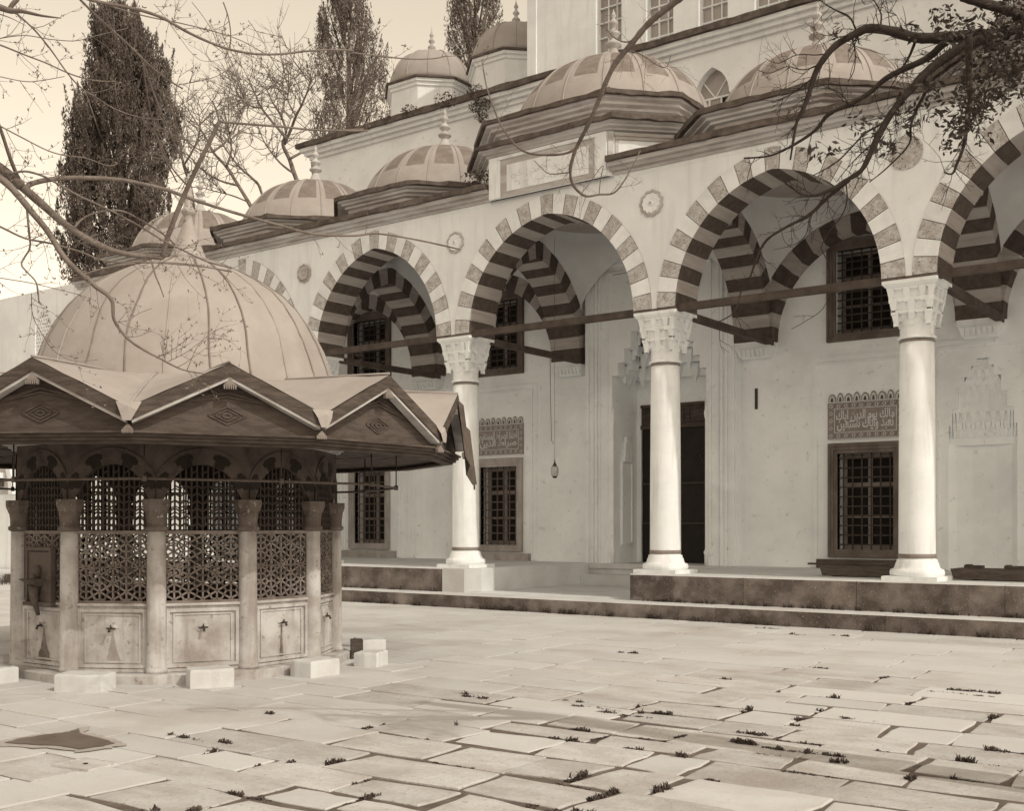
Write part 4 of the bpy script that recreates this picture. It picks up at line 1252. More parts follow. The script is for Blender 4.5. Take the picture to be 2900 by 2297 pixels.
def bar(mb, p, q, w, b0, b1):
    dx, dz = q[0]-p[0], q[1]-p[1]; L = hypot(dx, dz)
    if L < 1e-5: return
    nx, nz = -dz/L*w, dx/L*w
    P = [(p[0]+nx,p[1]+nz),(q[0]+nx,q[1]+nz),(q[0]-nx,q[1]-nz),(p[0]-nx,p[1]-nz)]
    V = [(a, b1, c) for a, c in P] + [(a, b0, c) for a, c in P]
    mb.add(V, [(0,1,2,3),(0,4,5,1),(2,6,7,3)])
def star_lattice(mb, x0, x1, z0, z1, s, w, b0, b1):
    """kite net: spokes from hexagon centres to edge middles, plus the hexagon edges"""
    H = s*sqrt(3)/2
    cols = int((x1-x0)/(1.5*s)) + 3; rows = int((z1-z0)/(2*H)) + 3
    xm, zm = (x0+x1)/2, (z0+z1)/2
    done = set()
    for i in range(-cols, cols):
        for j in range(-rows, rows):
            cx = xm + 1.5*s*i; cz = zm + 2*H*j + (H if i % 2 else 0)
            for k in range(6):
                a = pi/3*k; b = pi/3*(k+1)
                A = (cx+s*cos(a), cz+s*sin(a)); B = (cx+s*cos(b), cz+s*sin(b)); Mx = ((A[0]+B[0])/2, (A[1]+B[1])/2)
                for p, q in ((A, B), ((cx, cz), Mx)):
                    key = tuple(sorted([(round(p[0],3),round(p[1],3)),(round(q[0],3),round(q[1],3))]))
                    if key in done: continue
                    done.add(key)
                    r = seg_clip(p, q, x0, x1, z0, z1)
                    if r: bar(mb, r[0], r[1], w, b0, b1)
KERB = .105
mb = MB()
mb.lathe(FX, FY, [(1.5,-.05),(1.98,-.05),(1.98,.085),(1.955,.10),(1.5,.102)], 12, a0=radians(A0), smooth=False)
obj('kerb', mb, 'fmarb', fount)
mb = MB(); mb.lathe(FX, FY, [(1.64,.0),(1.64,.80),(1.5,.80),(1.5,.6),(.02,.6)], 12, a0=radians(A0), smooth=False); obj('water_tank', mb, 'fshade', fount)  # dark liner: shade inside the fountain put into its colour
for k in range(12):                                    # columns
    a = radians(A0 + 30*k); cx, cy = FX + FR*cos(a), FY + FR*sin(a)
    mb = MB(); mb.lathe(cx, cy, [(.112,.10),(.112,.13),(.105,.15)] + [(.102-.012*t/6, .16+1.38*t/6) for t in range(7)], 20)
    c = obj('fountain_column', mb, 'fmarb', fount)
    mb = MB(); mb.lathe(cx, cy, [(.09,1.53),(.118,1.545),(.12,1.575),(.098,1.59),(.10,1.66),(.115,1.77)], 20)
    n = 8; mb.lathe(cx, cy, [(.11,1.72),(.142,1.80),(.142,1.86)], 8, a0=a+pi/8, smooth=False)
    obj('capital', mb, 'fgrimeshade', c)
S2, RISE2, Z2 = .36, .36, 1.86
for k in range(12):
    ph = radians(A0 + 30*k + 15); T = facet(ph)
    W = SIDE/2 - .085
    # basin panel with sunk frame
    mb = MB(T)
    mb.box(-W-.03, W+.03, AP-.10, AP+.005, KERB-.003, .80)
    for d, p in ((.0, .03), (.05, .016)):
        ringframe_w = .035 if d == 0 else .018
        x = W - .045 - d
        mb.box(-x-ringframe_w, -x, AP+.004, AP+p, .145+d, .745-d); mb.box(x, x+ringframe_w, AP+.004, AP+p, .145+d, .745-d)
        mb.box(-x, x, AP+.004, AP+p, .745-d-ringframe_w, .745-d); mb.box(-x, x, AP+.004, AP+p, .145+d, .145+d+ringframe_w)
    mb.box(-W-.02, W+.02, AP+.0045, AP+.035, .775, .80); mb.box(-W-.02, W+.02, AP+.0045, AP+.03, KERB, .135)
    pn = obj('basin_panel', mb, 'fmarb', fount)
    mb = MB(T)                                          # small rosette boss and spout
    n = 12
    mb.add([(.062*cos(2*pi*i/n), AP+.008, .555+.026*sin(2*pi*i/n)) for i in range(n)] + [(.024*cos(2*pi*i/n), AP+.03, .555+.018*sin(2*pi*i/n)) for i in range(n)], [(i,(i+1)%n,(i+1)%n+n,i+n) for i in range(n)] + [tuple(range(n, 2*n))])
    obj('tap_boss', mb, 'fmarb', pn)
    mb = MB(T)
    mb.tube([(0,AP+.02,.548),(0,AP+.075,.55),(0,AP+.09,.515)], .013, 6)
    mb.tube([(-.045,AP+.05,.548),(.045,AP+.05,.548)], .008, 6); mb.tube([(0,AP+.05,.55),(0,AP+.05,.585)], .007, 6)
    obj('tap', mb, 'iron', pn)
    if k in (0, 1, 3, 4):                               # limescale and wet streak under the tap
        mb = MB(T); wb = {0: .19, 1: .12, 3: .03, 4: .02}[k]; R_ = []; L_ = []
        for i in range(12):
            t = i/11; wv = .008 + wb * t**1.5 * rnd(.75, 1.15); z = .52 - (.52-.12)*t
            R_.append((wv, AP+.0072, z)); L_.append((-wv*rnd(.8,1.1), AP+.0072, z))
        V = R_ + L_; mb.add(V, [(i, i+12, i+13, i+1) for i in range(11)])
        obj('water_stain', mb, 'stain' if k in (0, 3) else 'mframe', pn)
    # lattices
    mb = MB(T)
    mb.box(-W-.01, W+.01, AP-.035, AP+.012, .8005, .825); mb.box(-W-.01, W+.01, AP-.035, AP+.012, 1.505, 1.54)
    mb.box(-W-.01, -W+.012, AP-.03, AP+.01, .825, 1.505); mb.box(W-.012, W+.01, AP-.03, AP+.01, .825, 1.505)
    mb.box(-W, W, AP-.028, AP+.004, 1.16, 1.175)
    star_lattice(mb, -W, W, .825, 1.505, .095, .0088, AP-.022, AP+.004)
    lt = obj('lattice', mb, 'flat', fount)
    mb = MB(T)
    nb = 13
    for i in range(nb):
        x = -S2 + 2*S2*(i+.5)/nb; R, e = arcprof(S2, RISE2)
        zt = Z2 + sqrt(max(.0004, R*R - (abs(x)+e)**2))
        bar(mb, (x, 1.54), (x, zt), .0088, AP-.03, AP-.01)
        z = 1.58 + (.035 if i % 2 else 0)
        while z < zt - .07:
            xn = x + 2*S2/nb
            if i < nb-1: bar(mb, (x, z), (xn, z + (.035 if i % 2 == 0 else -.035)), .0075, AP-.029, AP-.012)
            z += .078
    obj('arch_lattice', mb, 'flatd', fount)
    # arch wall over the lattice
    hwid = (AP+.03) * math.tan(pi/12)
    mb = MB(T); N = 24; R, e = arcprof(S2, RISE2)
    for b in (AP+.03, AP-.13):
        V = []; f = []; hw_ = b * math.tan(pi/12)
        for i in range(N+1):
            a = -hw_ + 2*hw_*i/N; c = Z2
            if abs(a) < S2: c = Z2 + sqrt(max(0, R*R - (abs(a)+e)**2))
            V += [(a, b, c), (a, b, 2.45)]
        for i in range(N): f.append((2*i, 2*i+2, 2*i+3, 2*i+1))
        mb.add(V, f)
    P = [archpt(S2, RISE2, 0, -1 + 2*i/16) for i in range(17)]
    mb.add([(a, AP+.03, Z2+c) for a, c in P] + [(a, AP-.13, Z2+c) for a, c in P], [(i, i+1, i+18, i+17) for i in range(16)])
    ar = obj('arch', mb, 'fshade', fount)
    mb = MB(T)                                          # raised outer rim and dark inlaid voussoirs
    Q0 = [archpt(S2, RISE2, .15, -1 + 2*i/20) for i in range(21)]; Q1 = [archpt(S2, RISE2, .168, -1 + 2*i/20) for i in range(21)]
    for i in range(20):
        mb.prism([(Q0[i][0],Z2+Q0[i][1]),(Q1[i][0],Z2+Q1[i][1]),(Q1[i+1][0],Z2+Q1[i+1][1]),(Q0[i+1][0],Z2+Q0[i+1][1])], lambda a, c: (max(-hwid, min(hwid, a)), AP+.042, c), lambda a, c: (max(-hwid, min(hwid, a)), AP+.028, c))
    obj('arch_rim', mb, 'fshade', ar)
    for kk in (-.72, -.28, .28, .72):
        mb = MB(T)
        A = [archpt(S2, RISE2, o_, kk + d) for o_, d in ((.0,-.09),(.06,-.09),(.065,-.13),(.11,-.13),(.13,-.06),(.13,.06),(.11,.13),(.065,.13),(.06,.09),(.0,.09))]
        mb.prism([(a, Z2+c) for a, c in A], lambda a, c: (a, AP+.034, c), lambda a, c: (a, AP+.02, c))
        obj('inlay', mb, 'fblot', ar)
mb = MB()
mb.lathe(FX, FY, [(1.83,2.44),(1.86,2.445),(1.86,2.465),(1.90,2.475),(1.90,2.495),(1.96,2.505),(1.96,2.53),(1.7,2.53)], 12, a0=radians(A0), smooth=False)
obj('cornice', mb, 'fmarb', fount)
# the carved slab with a cup bracket on the facet at far left
T = facet(radians(A0 + 15)); mb = MB(T)
mb.box(-.20,.20, AP+.02, AP+.06, .80, 1.32); mb.box(-.235,-.2,AP+.02,AP+.075,.80,1.33); mb.box(.2,.235,AP+.02,AP+.075,.80,1.33); mb.box(-.235,.235,AP+.02,AP+.08,1.3305,1.37); mb.box(-.26,.26,AP+.02,AP+.09,.76,.799)
mb.lathe if False else None
mb.taper(-.13,.13,AP+.22,AP+.05,.96,1.04,.4)
mb.tube([(0,AP+.12,.96),(0,AP+.11,.82),(0,AP+.07,.66)], [.06,.04,.02], 8); mb.tube([(0,AP+.08,1.04),(0,AP+.09,1.12),(0,AP+.07,1.18)], [.03,.05,.01], 8)
obj('carved_slab', mb, 'fshade', fount)

# roof: zigzag lead sheet, gables, soffit
ZP, ZV, RV = 3.08, 2.62, 3.35
GA = RV * cos(pi/12)                                   # gable plane distance
zp = [ZP + rnd(-.03,.03) for _ in range(12)]
zv = [ZV + rnd(-.03,.02) for _ in range(12)]
def roof_edge(kf, t):
    """point on the eave edge; kf facet index, t in -1..1 across the facet"""
    ph = radians(A0 + 30*kf + 15); T = facet(ph)
    a = t * GA * math.tan(pi/12)
    zl = zv[kf % 12] if t < 0 else zv[(kf+1) % 12]
    q = 1 - abs(t)
    z = zl + (zp[kf % 12] - zl) * (q**1.0)
    return T(a, GA + .05*q, z)
mb = MB(); NT = 12; NR = 6; V = []; f = []
cnt = 12 * NT
for r in range(NR+1):
    for kf in range(12):
        for i in range(NT):
            t = -1 + 2*i/NT
            ex, ey, ez = roof_edge(kf, t)
            dx, dy = ex-FX, ey-FY; L = hypot(dx, dy)
            ib = 1.66/L; q = r/NR
            x = FX + dx*(ib + (1-ib)*q); y = FY + dy*(ib + (1-ib)*q)
            z0 = 3.16
            z = z0 + (ez - z0)*q**1.15 + (rnd(-.008,.008) if 0 < r < NR else rnd(-.004,.004))
            V.append((x, y, z))
for r in range(NR):
    for i in range(cnt):
        j = (i+1) % cnt; f.append((r*cnt+i, (r+1)*cnt+i, (r+1)*cnt+j, r*cnt+j))
mb.add(V, f, 0, True)
roof = obj('eave_roof', mb, 'lead', fount)
for k in range(12):                                    # rolled seams on ridges and valleys
    mb = MB()
    for t in (-1, 0):
        e = Vector(roof_edge(k, t)); c = Vector((FX, FY, 0)); d = e - c; L = hypot(d.x, d.y)
        mb.tube([(FX + d.x*(1.66/L + (1-1.66/L)*q/5), FY + d.y*(1.66/L + (1-1.66/L)*q/5), 3.17 + (e.z-3.16)*(q/5)**1.15) for q in range(6)], .012, 5)
    obj('roof_seam', mb, 'lead', roof)
for k in range(12):
    ph = radians(A0 + 30*k + 15); T = facet(ph); tw = GA * math.tan(pi/12)
    zl, zr, za = zv[k], zv[(k+1) % 12], zp[k]
    mb = MB(T)                                          # tympanum, set back
    b = GA - .11; hw_ = b*math.tan(pi/12)
    mb.add([(-hw_,b,2.36),(hw_,b,2.36),(hw_,b,zr-.03),(0,b,za-.03),(-hw_,b,zl-.03)], [(0,1,2,3,4)])
    gb = obj('gable', mb, 'woodm', fount)
    mb = MB(T)                                          # rake boards: dark upper board, pale lower trim
    for s, ze in ((-1, zl), (1, zr)):
        def rk(t, dz, bb): return (s*t*bb*math.tan(pi/12), bb + .04*(1-t), ze + (za-ze)*(1-t) + dz)
        for (d0, d1, b0, b1, mi) in ((-.008, -.125, GA+.015, GA-.10, 0), (-.126, -.155, GA+.0, GA-.10, 1)):
            P = [rk(0,d0,b0), rk(.97,d0,b0), rk(.97,d1,b0), rk(0,d1,b0), rk(0,d0,b1), rk(.97,d0,b1), rk(.97,d1,b1), rk(0,d1,b1)]
            fc = [(0,1,2,3),(4,7,6,5),(0,4,5,1),(3,2,6,7),(1,5,6,2),(0,3,7,4)]
            mb.add(P, [q if s < 0 else q[::-1] for q in fc], mi)
    obj('rake_board', mb, ['wood', 'cornice'], gb)
    mb = MB(T)                                          # inner triangular mouldings and the diamond
    for s, ze in ((-1, zl), (1, zr)):
        for o_, wv in ((.20, .012), (.235, .008)):
            bar(mb, (s*(hw_-.26), ze+.04-.0), (0, za-o_-.06), wv, GA-.11, GA-.09)
    for q, wv in ((.17, .007), (.11, .006), (.05, .008)):
        zc = 2.60; P = [(-q, zc), (0, zc+q*.48), (q, zc), (0, zc-q*.48)]
        for i in range(4): bar(mb, P[i], P[(i+1)%4], wv, GA-.11, GA-.098)
    obj('moulding', mb, 'woodm', gb)
    for (xc, zc, sc_) in ((0, za-.20, 1.0), (tw*.985, zr-.20, .8)):
        mb = MB(T)                                      # pale carved tassels at apex and valley
        bb = GA + (.05 if xc == 0 else .01)
        mb.prism([(xc-.055*sc_,zc),(xc+.055*sc_,zc),(xc,zc+.06*sc_)], lambda a, c: (a, bb, c), lambda a, c: (a, bb-.04, c))
        for i in range(6):
            x = xc + sc_*(-.05 + .02*i); mb.prism([(x-.009,zc-.002),(x+.009,zc-.002),(x+.004,zc-.04*sc_),(x-.004,zc-.04*sc_)], lambda a, c: (a, bb+.004, c), lambda a, c: (a, bb-.03, c))
        obj('tassel', mb, 'casement', gb)
    mb = MB(T)                                          # eave beam: stepped horizontal mouldings
    for d, a, c in ((.0,2.415,2.435),(-.03,2.385,2.414),(-.06,2.355,2.384),(-.10,2.33,2.354)):
        bb = GA - .04 + d; h = bb*math.tan(pi/12); h2 = (bb-.12)*math.tan(pi/12)
        mb.hexa([(-h2,bb-.12,a),(h2,bb-.12,a),(h,bb,a),(-h,bb,a),(-h2,bb-.12,c),(h2,bb-.12,c),(h,bb,c),(-h,bb,c)])
    obj('eave_beam', mb, 'wood', gb)
    nb = 7
    for i in range(nb):                                 # soffit boards
        b0 = 1.80 + (GA-.10-1.80)*i/nb + .004; b1 = 1.80 + (GA-.10-1.80)*(i+1)/nb - .004
        z0 = 2.56 - (2.56-2.36)*i/nb; z1 = 2.56 - (2.56-2.36)*(i+1)/nb; j = rnd(-.006,.006)
        h0, h1 = b0*math.tan(pi/12), b1*math.tan(pi/12)
        mb = MB(T); mb.hexa([(-h0,b0,z0+j),(h0,b0,z0+j),(h1,b1,z1+j),(-h1,b1,z1+j),(-h0,b0,z0+j+.025),(h0,b0,z0+j+.025),(h1,b1,z1+j+.025),(-h1,b1,z1+j+.025)])
        obj('soffit_board', mb, 'wood', fount)
for k in range(12):                                    # lead flaps folded down over the valleys
    a = radians(A0 + 30*k); T = facet(a); z = zv[k]; mb = MB(T); b = RV + .025
    q = rnd(-.01, .01)
    mb.add([(-.11,b-.03,z+.045),(.11,b-.03,z+.045),(.075,b+.01,z-.035),(.035+q,b+.015,z-.125),(-.035+q,b+.015,z-.125),(-.075,b+.01,z-.035),(0,b+.02,z+.0)], [(0,6,1),(1,6,2),(2,6,3),(3,6,4),(4,6,5),(5,6,0)])
    obj('valley_flap', mb, 'lead', roof)
# torn corner of the lead sheet on the right-hand gable
T = facet(radians(A0 + 30*4 + 15)); tw = GA*math.tan(pi/12)
mb = MB(T)
V = []
for i in range(7):
    for j in range(5):
        V.append((-.05 + .62*i/6, GA + .06 + .05*sin(i*1.3) + .02*j, 3.02 - .30*i/6 - .16*j - (.06*(i % 2) if j == 4 else 0)))
mb.add(V, [(i*5+j,(i+1)*5+j,(i+1)*5+j+1,i*5+j+1) for i in range(6) for j in range(4)], 0, True)
mb.tube([(.56,GA+.13,2.30),(.62,GA+.15,2.16),(.64,GA+.15,2.02)], [.02,.014,.01], 5)
obj('torn_sheet', mb, 'leade', fount)
# rail ring and hangers
RR = 2.52
P = [(FX+RR*cos(radians(A0+30*k)), FY+RR*sin(radians(A0+30*k)), 2.04 + rnd(-.008,.008)) for k in range(12)]
for k in range(12):
    mb = MB(); mb.tube([P[k], P[(k+1) % 12]], .014, 6); mb.tube([(P[k][0]-.0,P[k][1],P[k][2]-.025),(P[k][0],P[k][1],P[k][2]+.03)], .024, 6)
    obj('rail', mb, 'irong', fount)
    mb = MB(); mb.tube([P[k], (P[k][0], P[k][1], 2.5)], .008, 5); obj('hanger', mb, 'iron', fount)
# dome
prof = [(1.736,3.0),(1.706,3.2),(1.64,3.42),(1.56,3.65),(1.438,3.88),(1.295,4.08),(1.13,4.25),(.905,4.40),(.68,4.52),(.47,4.615),(.3,4.67),(.12,4.70)]
DX_, DY_ = FX + .079, FY + .058
pp = []
for i in range(len(prof)-1):
    for q in range(3): t = q/3; pp.append((prof[i][0]+(prof[i+1][0]-prof[i][0])*t, prof[i][1]+(prof[i+1][1]-prof[i][1])*t))
pp.append(prof[-1])
mb = MB(); n_ = 120; V = []; f_ = []
for i, (r, z) in enumerate(pp):                        # beaten sheet: slight facets and dents between the rolls
    for k in range(n_):
        a = 2*pi*k/n_; q = (k % 5)/5
        rr_ = r*(1 - .004*sin(pi*q)) + rnd(-.004, .004)*min(1, r)
        V.append((DX_ + rr_*cos(a), DY_ + rr_*sin(a), z))
for i in range(len(pp)-1):
    for k in range(n_): f_.append((i*n_+k, i*n_+(k+1) % n_, (i+1)*n_+(k+1) % n_, (i+1)*n_+k))
mb.add(V, f_, 0, True)
dm = obj('dome', mb, 'lead', fount)
for k in range(24):
    a = 2*pi*k*5/n_ + rnd(-.012, .012); mb = MB(); w_ = rnd(.002, .012); ph_ = rnd(0, 6)
    mb.tube([(DX_+(r+.002)*cos(a + w_*sin(z*6+ph_)), DY_+(r+.002)*sin(a + w_*sin(z*6+ph_)), z) for r, z in pp[:-1]], rnd(.008, .012), 5)
    obj('seam', mb, 'leadd' if k % 3 else 'lead', dm)
mb = MB()
mb.lathe(DX_, DY_, [(.24,4.67),(.2,4.74),(.165,4.83),(.12,4.95),(.08,5.06),(.055,5.15),(.047,5.19),(.05,5.215),(.062,5.225),(.08,5.25),(.08,5.28),(.06,5.305),(.046,5.33),(.05,5.42),(.056,5.435),(.056,5.455),(.046,5.465),(.048,5.5),(.052,5.52),(.026,5.56),(.012,5.6),(.012,5.63),(.027,5.645),(.027,5.665),(.01,5.68),(.009,5.73)], 20)
fn = obj('finial', mb, 'lead', fount)
mb = MB(); tdir = Vector((CS, SN, 0))
mb.tube([(DX_ + tdir.x*.042*cos(q*pi/10), DY_ + tdir.y*.042*cos(q*pi/10), 5.80 + .078*sin(q*pi/10)) for q in range(21)], .005, 5)
mb.tube([(DX_,DY_,5.72),(DX_-.003,DY_,5.79)], [.006,.009], 5)
obj('crescent', mb, 'iron', fn)

# stone stools round the fountain
SLAB = ['block stone stool before the carved slab at the far left of the fountain', 'largest pale stone stool, left of centre before the fountain', 'pale stone stool before the middle panel with a dark left end', 'pale stone stool before the right panel with a chipped lower corner', 'small pale stone stool at the right corner of the fountain', 'stone stool behind the right corner of the fountain beside a dark block']
for k, (ang, r, dz, L, Dp, tw_) in enumerate([(-94, 2.19, .16, .50, .28, -.1), (-60.0, 2.27, .165, .50, .30, .06), (-29.5, 2.16, .18, .44, .34, .03), (2.5, 2.16, .175, .46, .30, .0), (28, 2.30, .16, .36, .28, .10), (56, 2.25, .2, .44, .3, -.1)]):
    ph = radians(ang); T0 = facet(ph)
    mb = MB(); c, s_ = cos(tw_), sin(tw_); hx, hy = L/2, Dp/2
    # rounded, slightly worn block
    V = []; f = []; nx, ny = 6, 4
    prof2 = [(-.02, 1.0), (dz*.5, 1.0), (dz-.03, 1.0), (dz-.008, .985), (dz, .93)]
    loop = []
    for i in range(nx): loop.append((-hx + 2*hx*i/nx, hy))
    for i in range(ny): loop.append((hx, hy - 2*hy*i/ny))
    for i in range(nx): loop.append((hx - 2*hx*i/nx, -hy))
    for i in range(ny): loop.append((-hx, -hy + 2*hy*i/ny))
    jit = [(rnd(-.006,.006), rnd(-.006,.006)) for _ in loop]
    n = len(loop)
    for z, q in prof2:
        for i, (a, b) in enumerate(loop):
            a2, b2 = a*q + jit[i][0], b*q + jit[i][1]
            if i % (nx+ny) in (0, nx): a2 *= .97; b2 *= .97
            V.append(T0(a2*c - b2*s_, r + a2*s_ + b2*c, z + (rnd(-.004,.004) if z > .1 else 0)))
    for q in range(len(prof2)-1):
        for i in range(n): f.append((q*n+i, (q+1)*n+i, (q+1)*n+(i+1)%n, q*n+(i+1)%n))
    ctr = T0(0, r, dz - .004); V.append(ctr)
    for i in range(n): f.append((4*n+i, 5*n, 4*n+(i+1)%n))
    mb.add(V, f, 0, False)
    tag(obj('stone_stool', mb, 'stool'), SLAB[k], 'stool', 'stone stools round the fountain')
T = facet(radians(47)); mb = MB(T); mb.box(-.12,.12,1.98,2.12,0,.22); tag(obj('dark_block', mb, 'wood'), 'small dark block beside the stool behind the right corner of the fountain', 'block')
# ------------------------------------------------------------------ trees behind
def leafquads(mb, pts, size, m=0, up=.0):
    for p in pts:
        s = size * rnd(.5, 1.3)
        d = Vector((rnd(-1,1), rnd(-1,1), rnd(-.4,1.2+up))).normalized() * s
        e = Vector((rnd(-1,1), rnd(-1,1), rnd(-1,1))); e = (e - d*(e.dot(d)/d.dot(d))); e = e.normalized() * s * .42
        p = Vector(p)
        mb.add([tuple(p-d*.5), tuple(p+e), tuple(p+d), tuple(p-e)], [(0,1,2,3)], m)
import numpy as np
def cypress(u, d, vtop, vbot, outline, lab, mt, n, leaf, dens=150):
    """outline: list of (v, left u, right u) silhouette stations on the plate"""
    base = at(u, VH, d); base.z = 0
    zz = lambda v: EYE + (VH - v) / F * d
    t = thing('cypress_tree', (base.x, base.y, 0), lab, 'tree', 'cypress trees behind the mosque')
    st = [(zz(v), (l-u)/F*d, (r-u)/F*d) for v, l, r in outline]
    top = st[0][0]
    mb = MB(); mb.tube([(base.x,base.y,0),(base.x+.05,base.y,top*.5),(base.x,base.y,top*.9)], [.42,.28,.06], 8); obj('trunk', mb, 'barkf', t)
    mb = MB(); tw = MB()
    rgt = Vector((CS, SN, 0)); dep = Vector((-SN, CS, 0))
    def prof(z):
        for i in range(len(st)-1):
            if st[i][0] >= z >= st[i+1][0]:
                q = (st[i][0]-z)/(st[i][0]-st[i+1][0]); return st[i][1]+(st[i+1][1]-st[i][1])*q, st[i][2]+(st[i+1][2]-st[i][2])*q
        return st[-1][1], st[-1][2]
    zb = st[-1][0]
    # upswept plumes: each a spindle of fine upright sprays
    rg = np.random.default_rng(int(u))
    P = []
    for k in range(n):
        z = zb + (top - zb) * (random.random()**.85)
        l, r = prof(z); w = (r-l)/2; c = (l+r)/2
        a = rnd(0, 2*pi); q = sqrt(rnd(.12, 1.0))
        px = c + w*q*cos(a); pd = w*q*sin(a)
        L = rnd(.7, 2.1) * min(1, w/1.2 + .3); rad = rnd(.12, .30)
        if k % 6 == 0: px *= rnd(1.0, 1.16); rad *= .7
        p0 = base + rgt*px + dep*pd; p0.z = z
        lean = (rgt*cos(a) + dep*sin(a)) * rnd(-.05, .22)
        m_ = int(dens * rnd(.5, 1.3))
        s_ = rg.random(m_); rr_ = rad * np.sin(np.pi*np.minimum(1, .12 + s_*.9))**.8
        b_ = rg.uniform(0, 2*np.pi, m_); g_ = np.sqrt(rg.random(m_))
        pts = np.stack([p0.x + lean.x*L*s_ + rr_*g_*np.cos(b_), p0.y + lean.y*L*s_ + rr_*g_*np.sin(b_), p0.z + L*s_ - L*.4], 1)
        P.append(pts[pts[:, 2] < top + .55*random.random()])
        if k % 7 == 0:
            tw.tube([tuple(base + rgt*px*.3 + dep*pd*.3 + Vector((0,0,z-1.6))), tuple(p0 + Vector((0,0,L*.5)))], [.06,.015], 4)
    obj('limb', tw, 'barkf', t)
    P = np.concatenate(P); N = len(P)
    d_ = np.stack([rg.normal(0, .35, N), rg.normal(0, .35, N), rg.uniform(.4, 1.2, N)], 1); d_ /= np.linalg.norm(d_, axis=1)[:, None]
    e_ = np.cross(d_, rg.normal(0, 1, (N, 3))); e_ /= np.linalg.norm(e_, axis=1)[:, None]
    sz = leaf * rg.uniform(.5, 1.4, (N, 1))
    V = np.stack([P - d_*sz*.5, P + e_*sz*.2, P + d_*sz, P - e_*sz*.2], 1).reshape(-1, 3) - np.array([base.x, base.y, zb])
    me = bpy.data.meshes.new('crown'); me.vertices.add(4*N); me.vertices.foreach_set('co', V.ravel().astype('f'))
    me.loops.add(4*N); me.loops.foreach_set('vertex_index', np.arange(4*N, dtype='i')); me.polygons.add(N); me.polygons.foreach_set('loop_start', np.arange(0, 4*N, 4, dtype='i'))
    me.materials.append(M[mt]); me.update(calc_edges=True)
    o = bpy.data.objects.new('crown', me); COL.objects.link(o); o.parent = t; o.location = (0, 0, zb)
S = 1.345
def sc(L): return [(v*S, l*S, r*S) for v, l, r in L]
cypress(255*S, 46, 30*S, 600*S, sc([(22,238,246),(40,222,268),(60,206,292),(80,198,305),(120,195,332),(180,185,350),(225,172,352),(255,160,375),(300,142,380),(360,140,345),(420,136,345),(480,140,340),(540,140,350),(620,150,350)]), 'widest dark cypress, left of the bare trees, with a forked top', 'cyp', 900, .10, 190)
cypress(735*S, 52, -60*S, 300*S, sc([(-60,700,740),(0,684,765),(40,676,772),(75,668,800),(120,668,808),(170,664,815),(230,662,818),(320,664,812)]), 'pale cypress in the middle, rising behind the bare branches', 'cyp2', 380, .085, 120)
cypress(1000*S, 54, -120*S, 260*S, sc([(-120,975,1010),(-60,960,1035),(0,952,1052),(40,948,1058),(75,946,1040),(110,948,1018),(150,950,1005),(210,955,1000)]), 'narrow cypress standing between the two roof turrets', 'cyp2', 260, .085, 120)

def bare_tree(u, d, H, lean, lab, seed, spread=.75, m='barkf'):
    r = random.Random(seed)
    b = at(u, VH, d); b.z = 0
    t = thing('bare_tree', (b.x, b.y, 0), lab, 'tree', 'bare trees behind the portico')
    tr = MB(); cr = MB()
    rgt = Vector((CS, SN, 0)); dep = Vector((-SN, CS, 0))
    def grow(p, dr, L, rad, lev, mb):
        pts = [p]; q = p.copy(); dd = dr.copy(); n = 4 if lev < 3 else 3
        for i in range(n):
            dd = (dd + Vector((r.uniform(-1,1), r.uniform(-1,1), r.uniform(-.6,.9)))*.16).normalized()
            q = q + dd*(L/n); pts.append(q.copy())
        mb.tube([tuple(x) for x in pts], [max(.0085, rad*(1-.4*i/n)) for i in range(n+1)], 6 if lev < 2 else 4 if lev < 4 else 3)
        if lev >= 6: return
        k = 3 if lev < 5 else 3
        for i in range(k):
            s = pts[-1] if i == 0 else pts[r.randint(max(1, n-2), n)]
            ax = Vector((r.uniform(-1,1), r.uniform(-1,1), r.uniform(-.25,.8))).normalized()
            nd = (dd*(.9 if i == 0 else .62) + ax*spread).normalized()
            grow(s.copy(), nd, L*r.uniform(.62,.82), rad*(.66 if i == 0 else .54), lev+1, cr if lev >= 0 else mb)
    dr = (Vector((0,0,1)) + rgt*lean).normalized()
    tr.tube([tuple(b), tuple(b + dr*H*.36)], [.26,.2], 8)
    for i in range(3):
        a = 2.1*i + seed; nd = (dr + (rgt*cos(a) + dep*sin(a))*.34).normalized()
        grow(b + dr*H*(.34+.01*i), nd, H*.2, .13, 1, cr)
    obj('trunk', tr, m, t); obj('branches', cr, m, t)
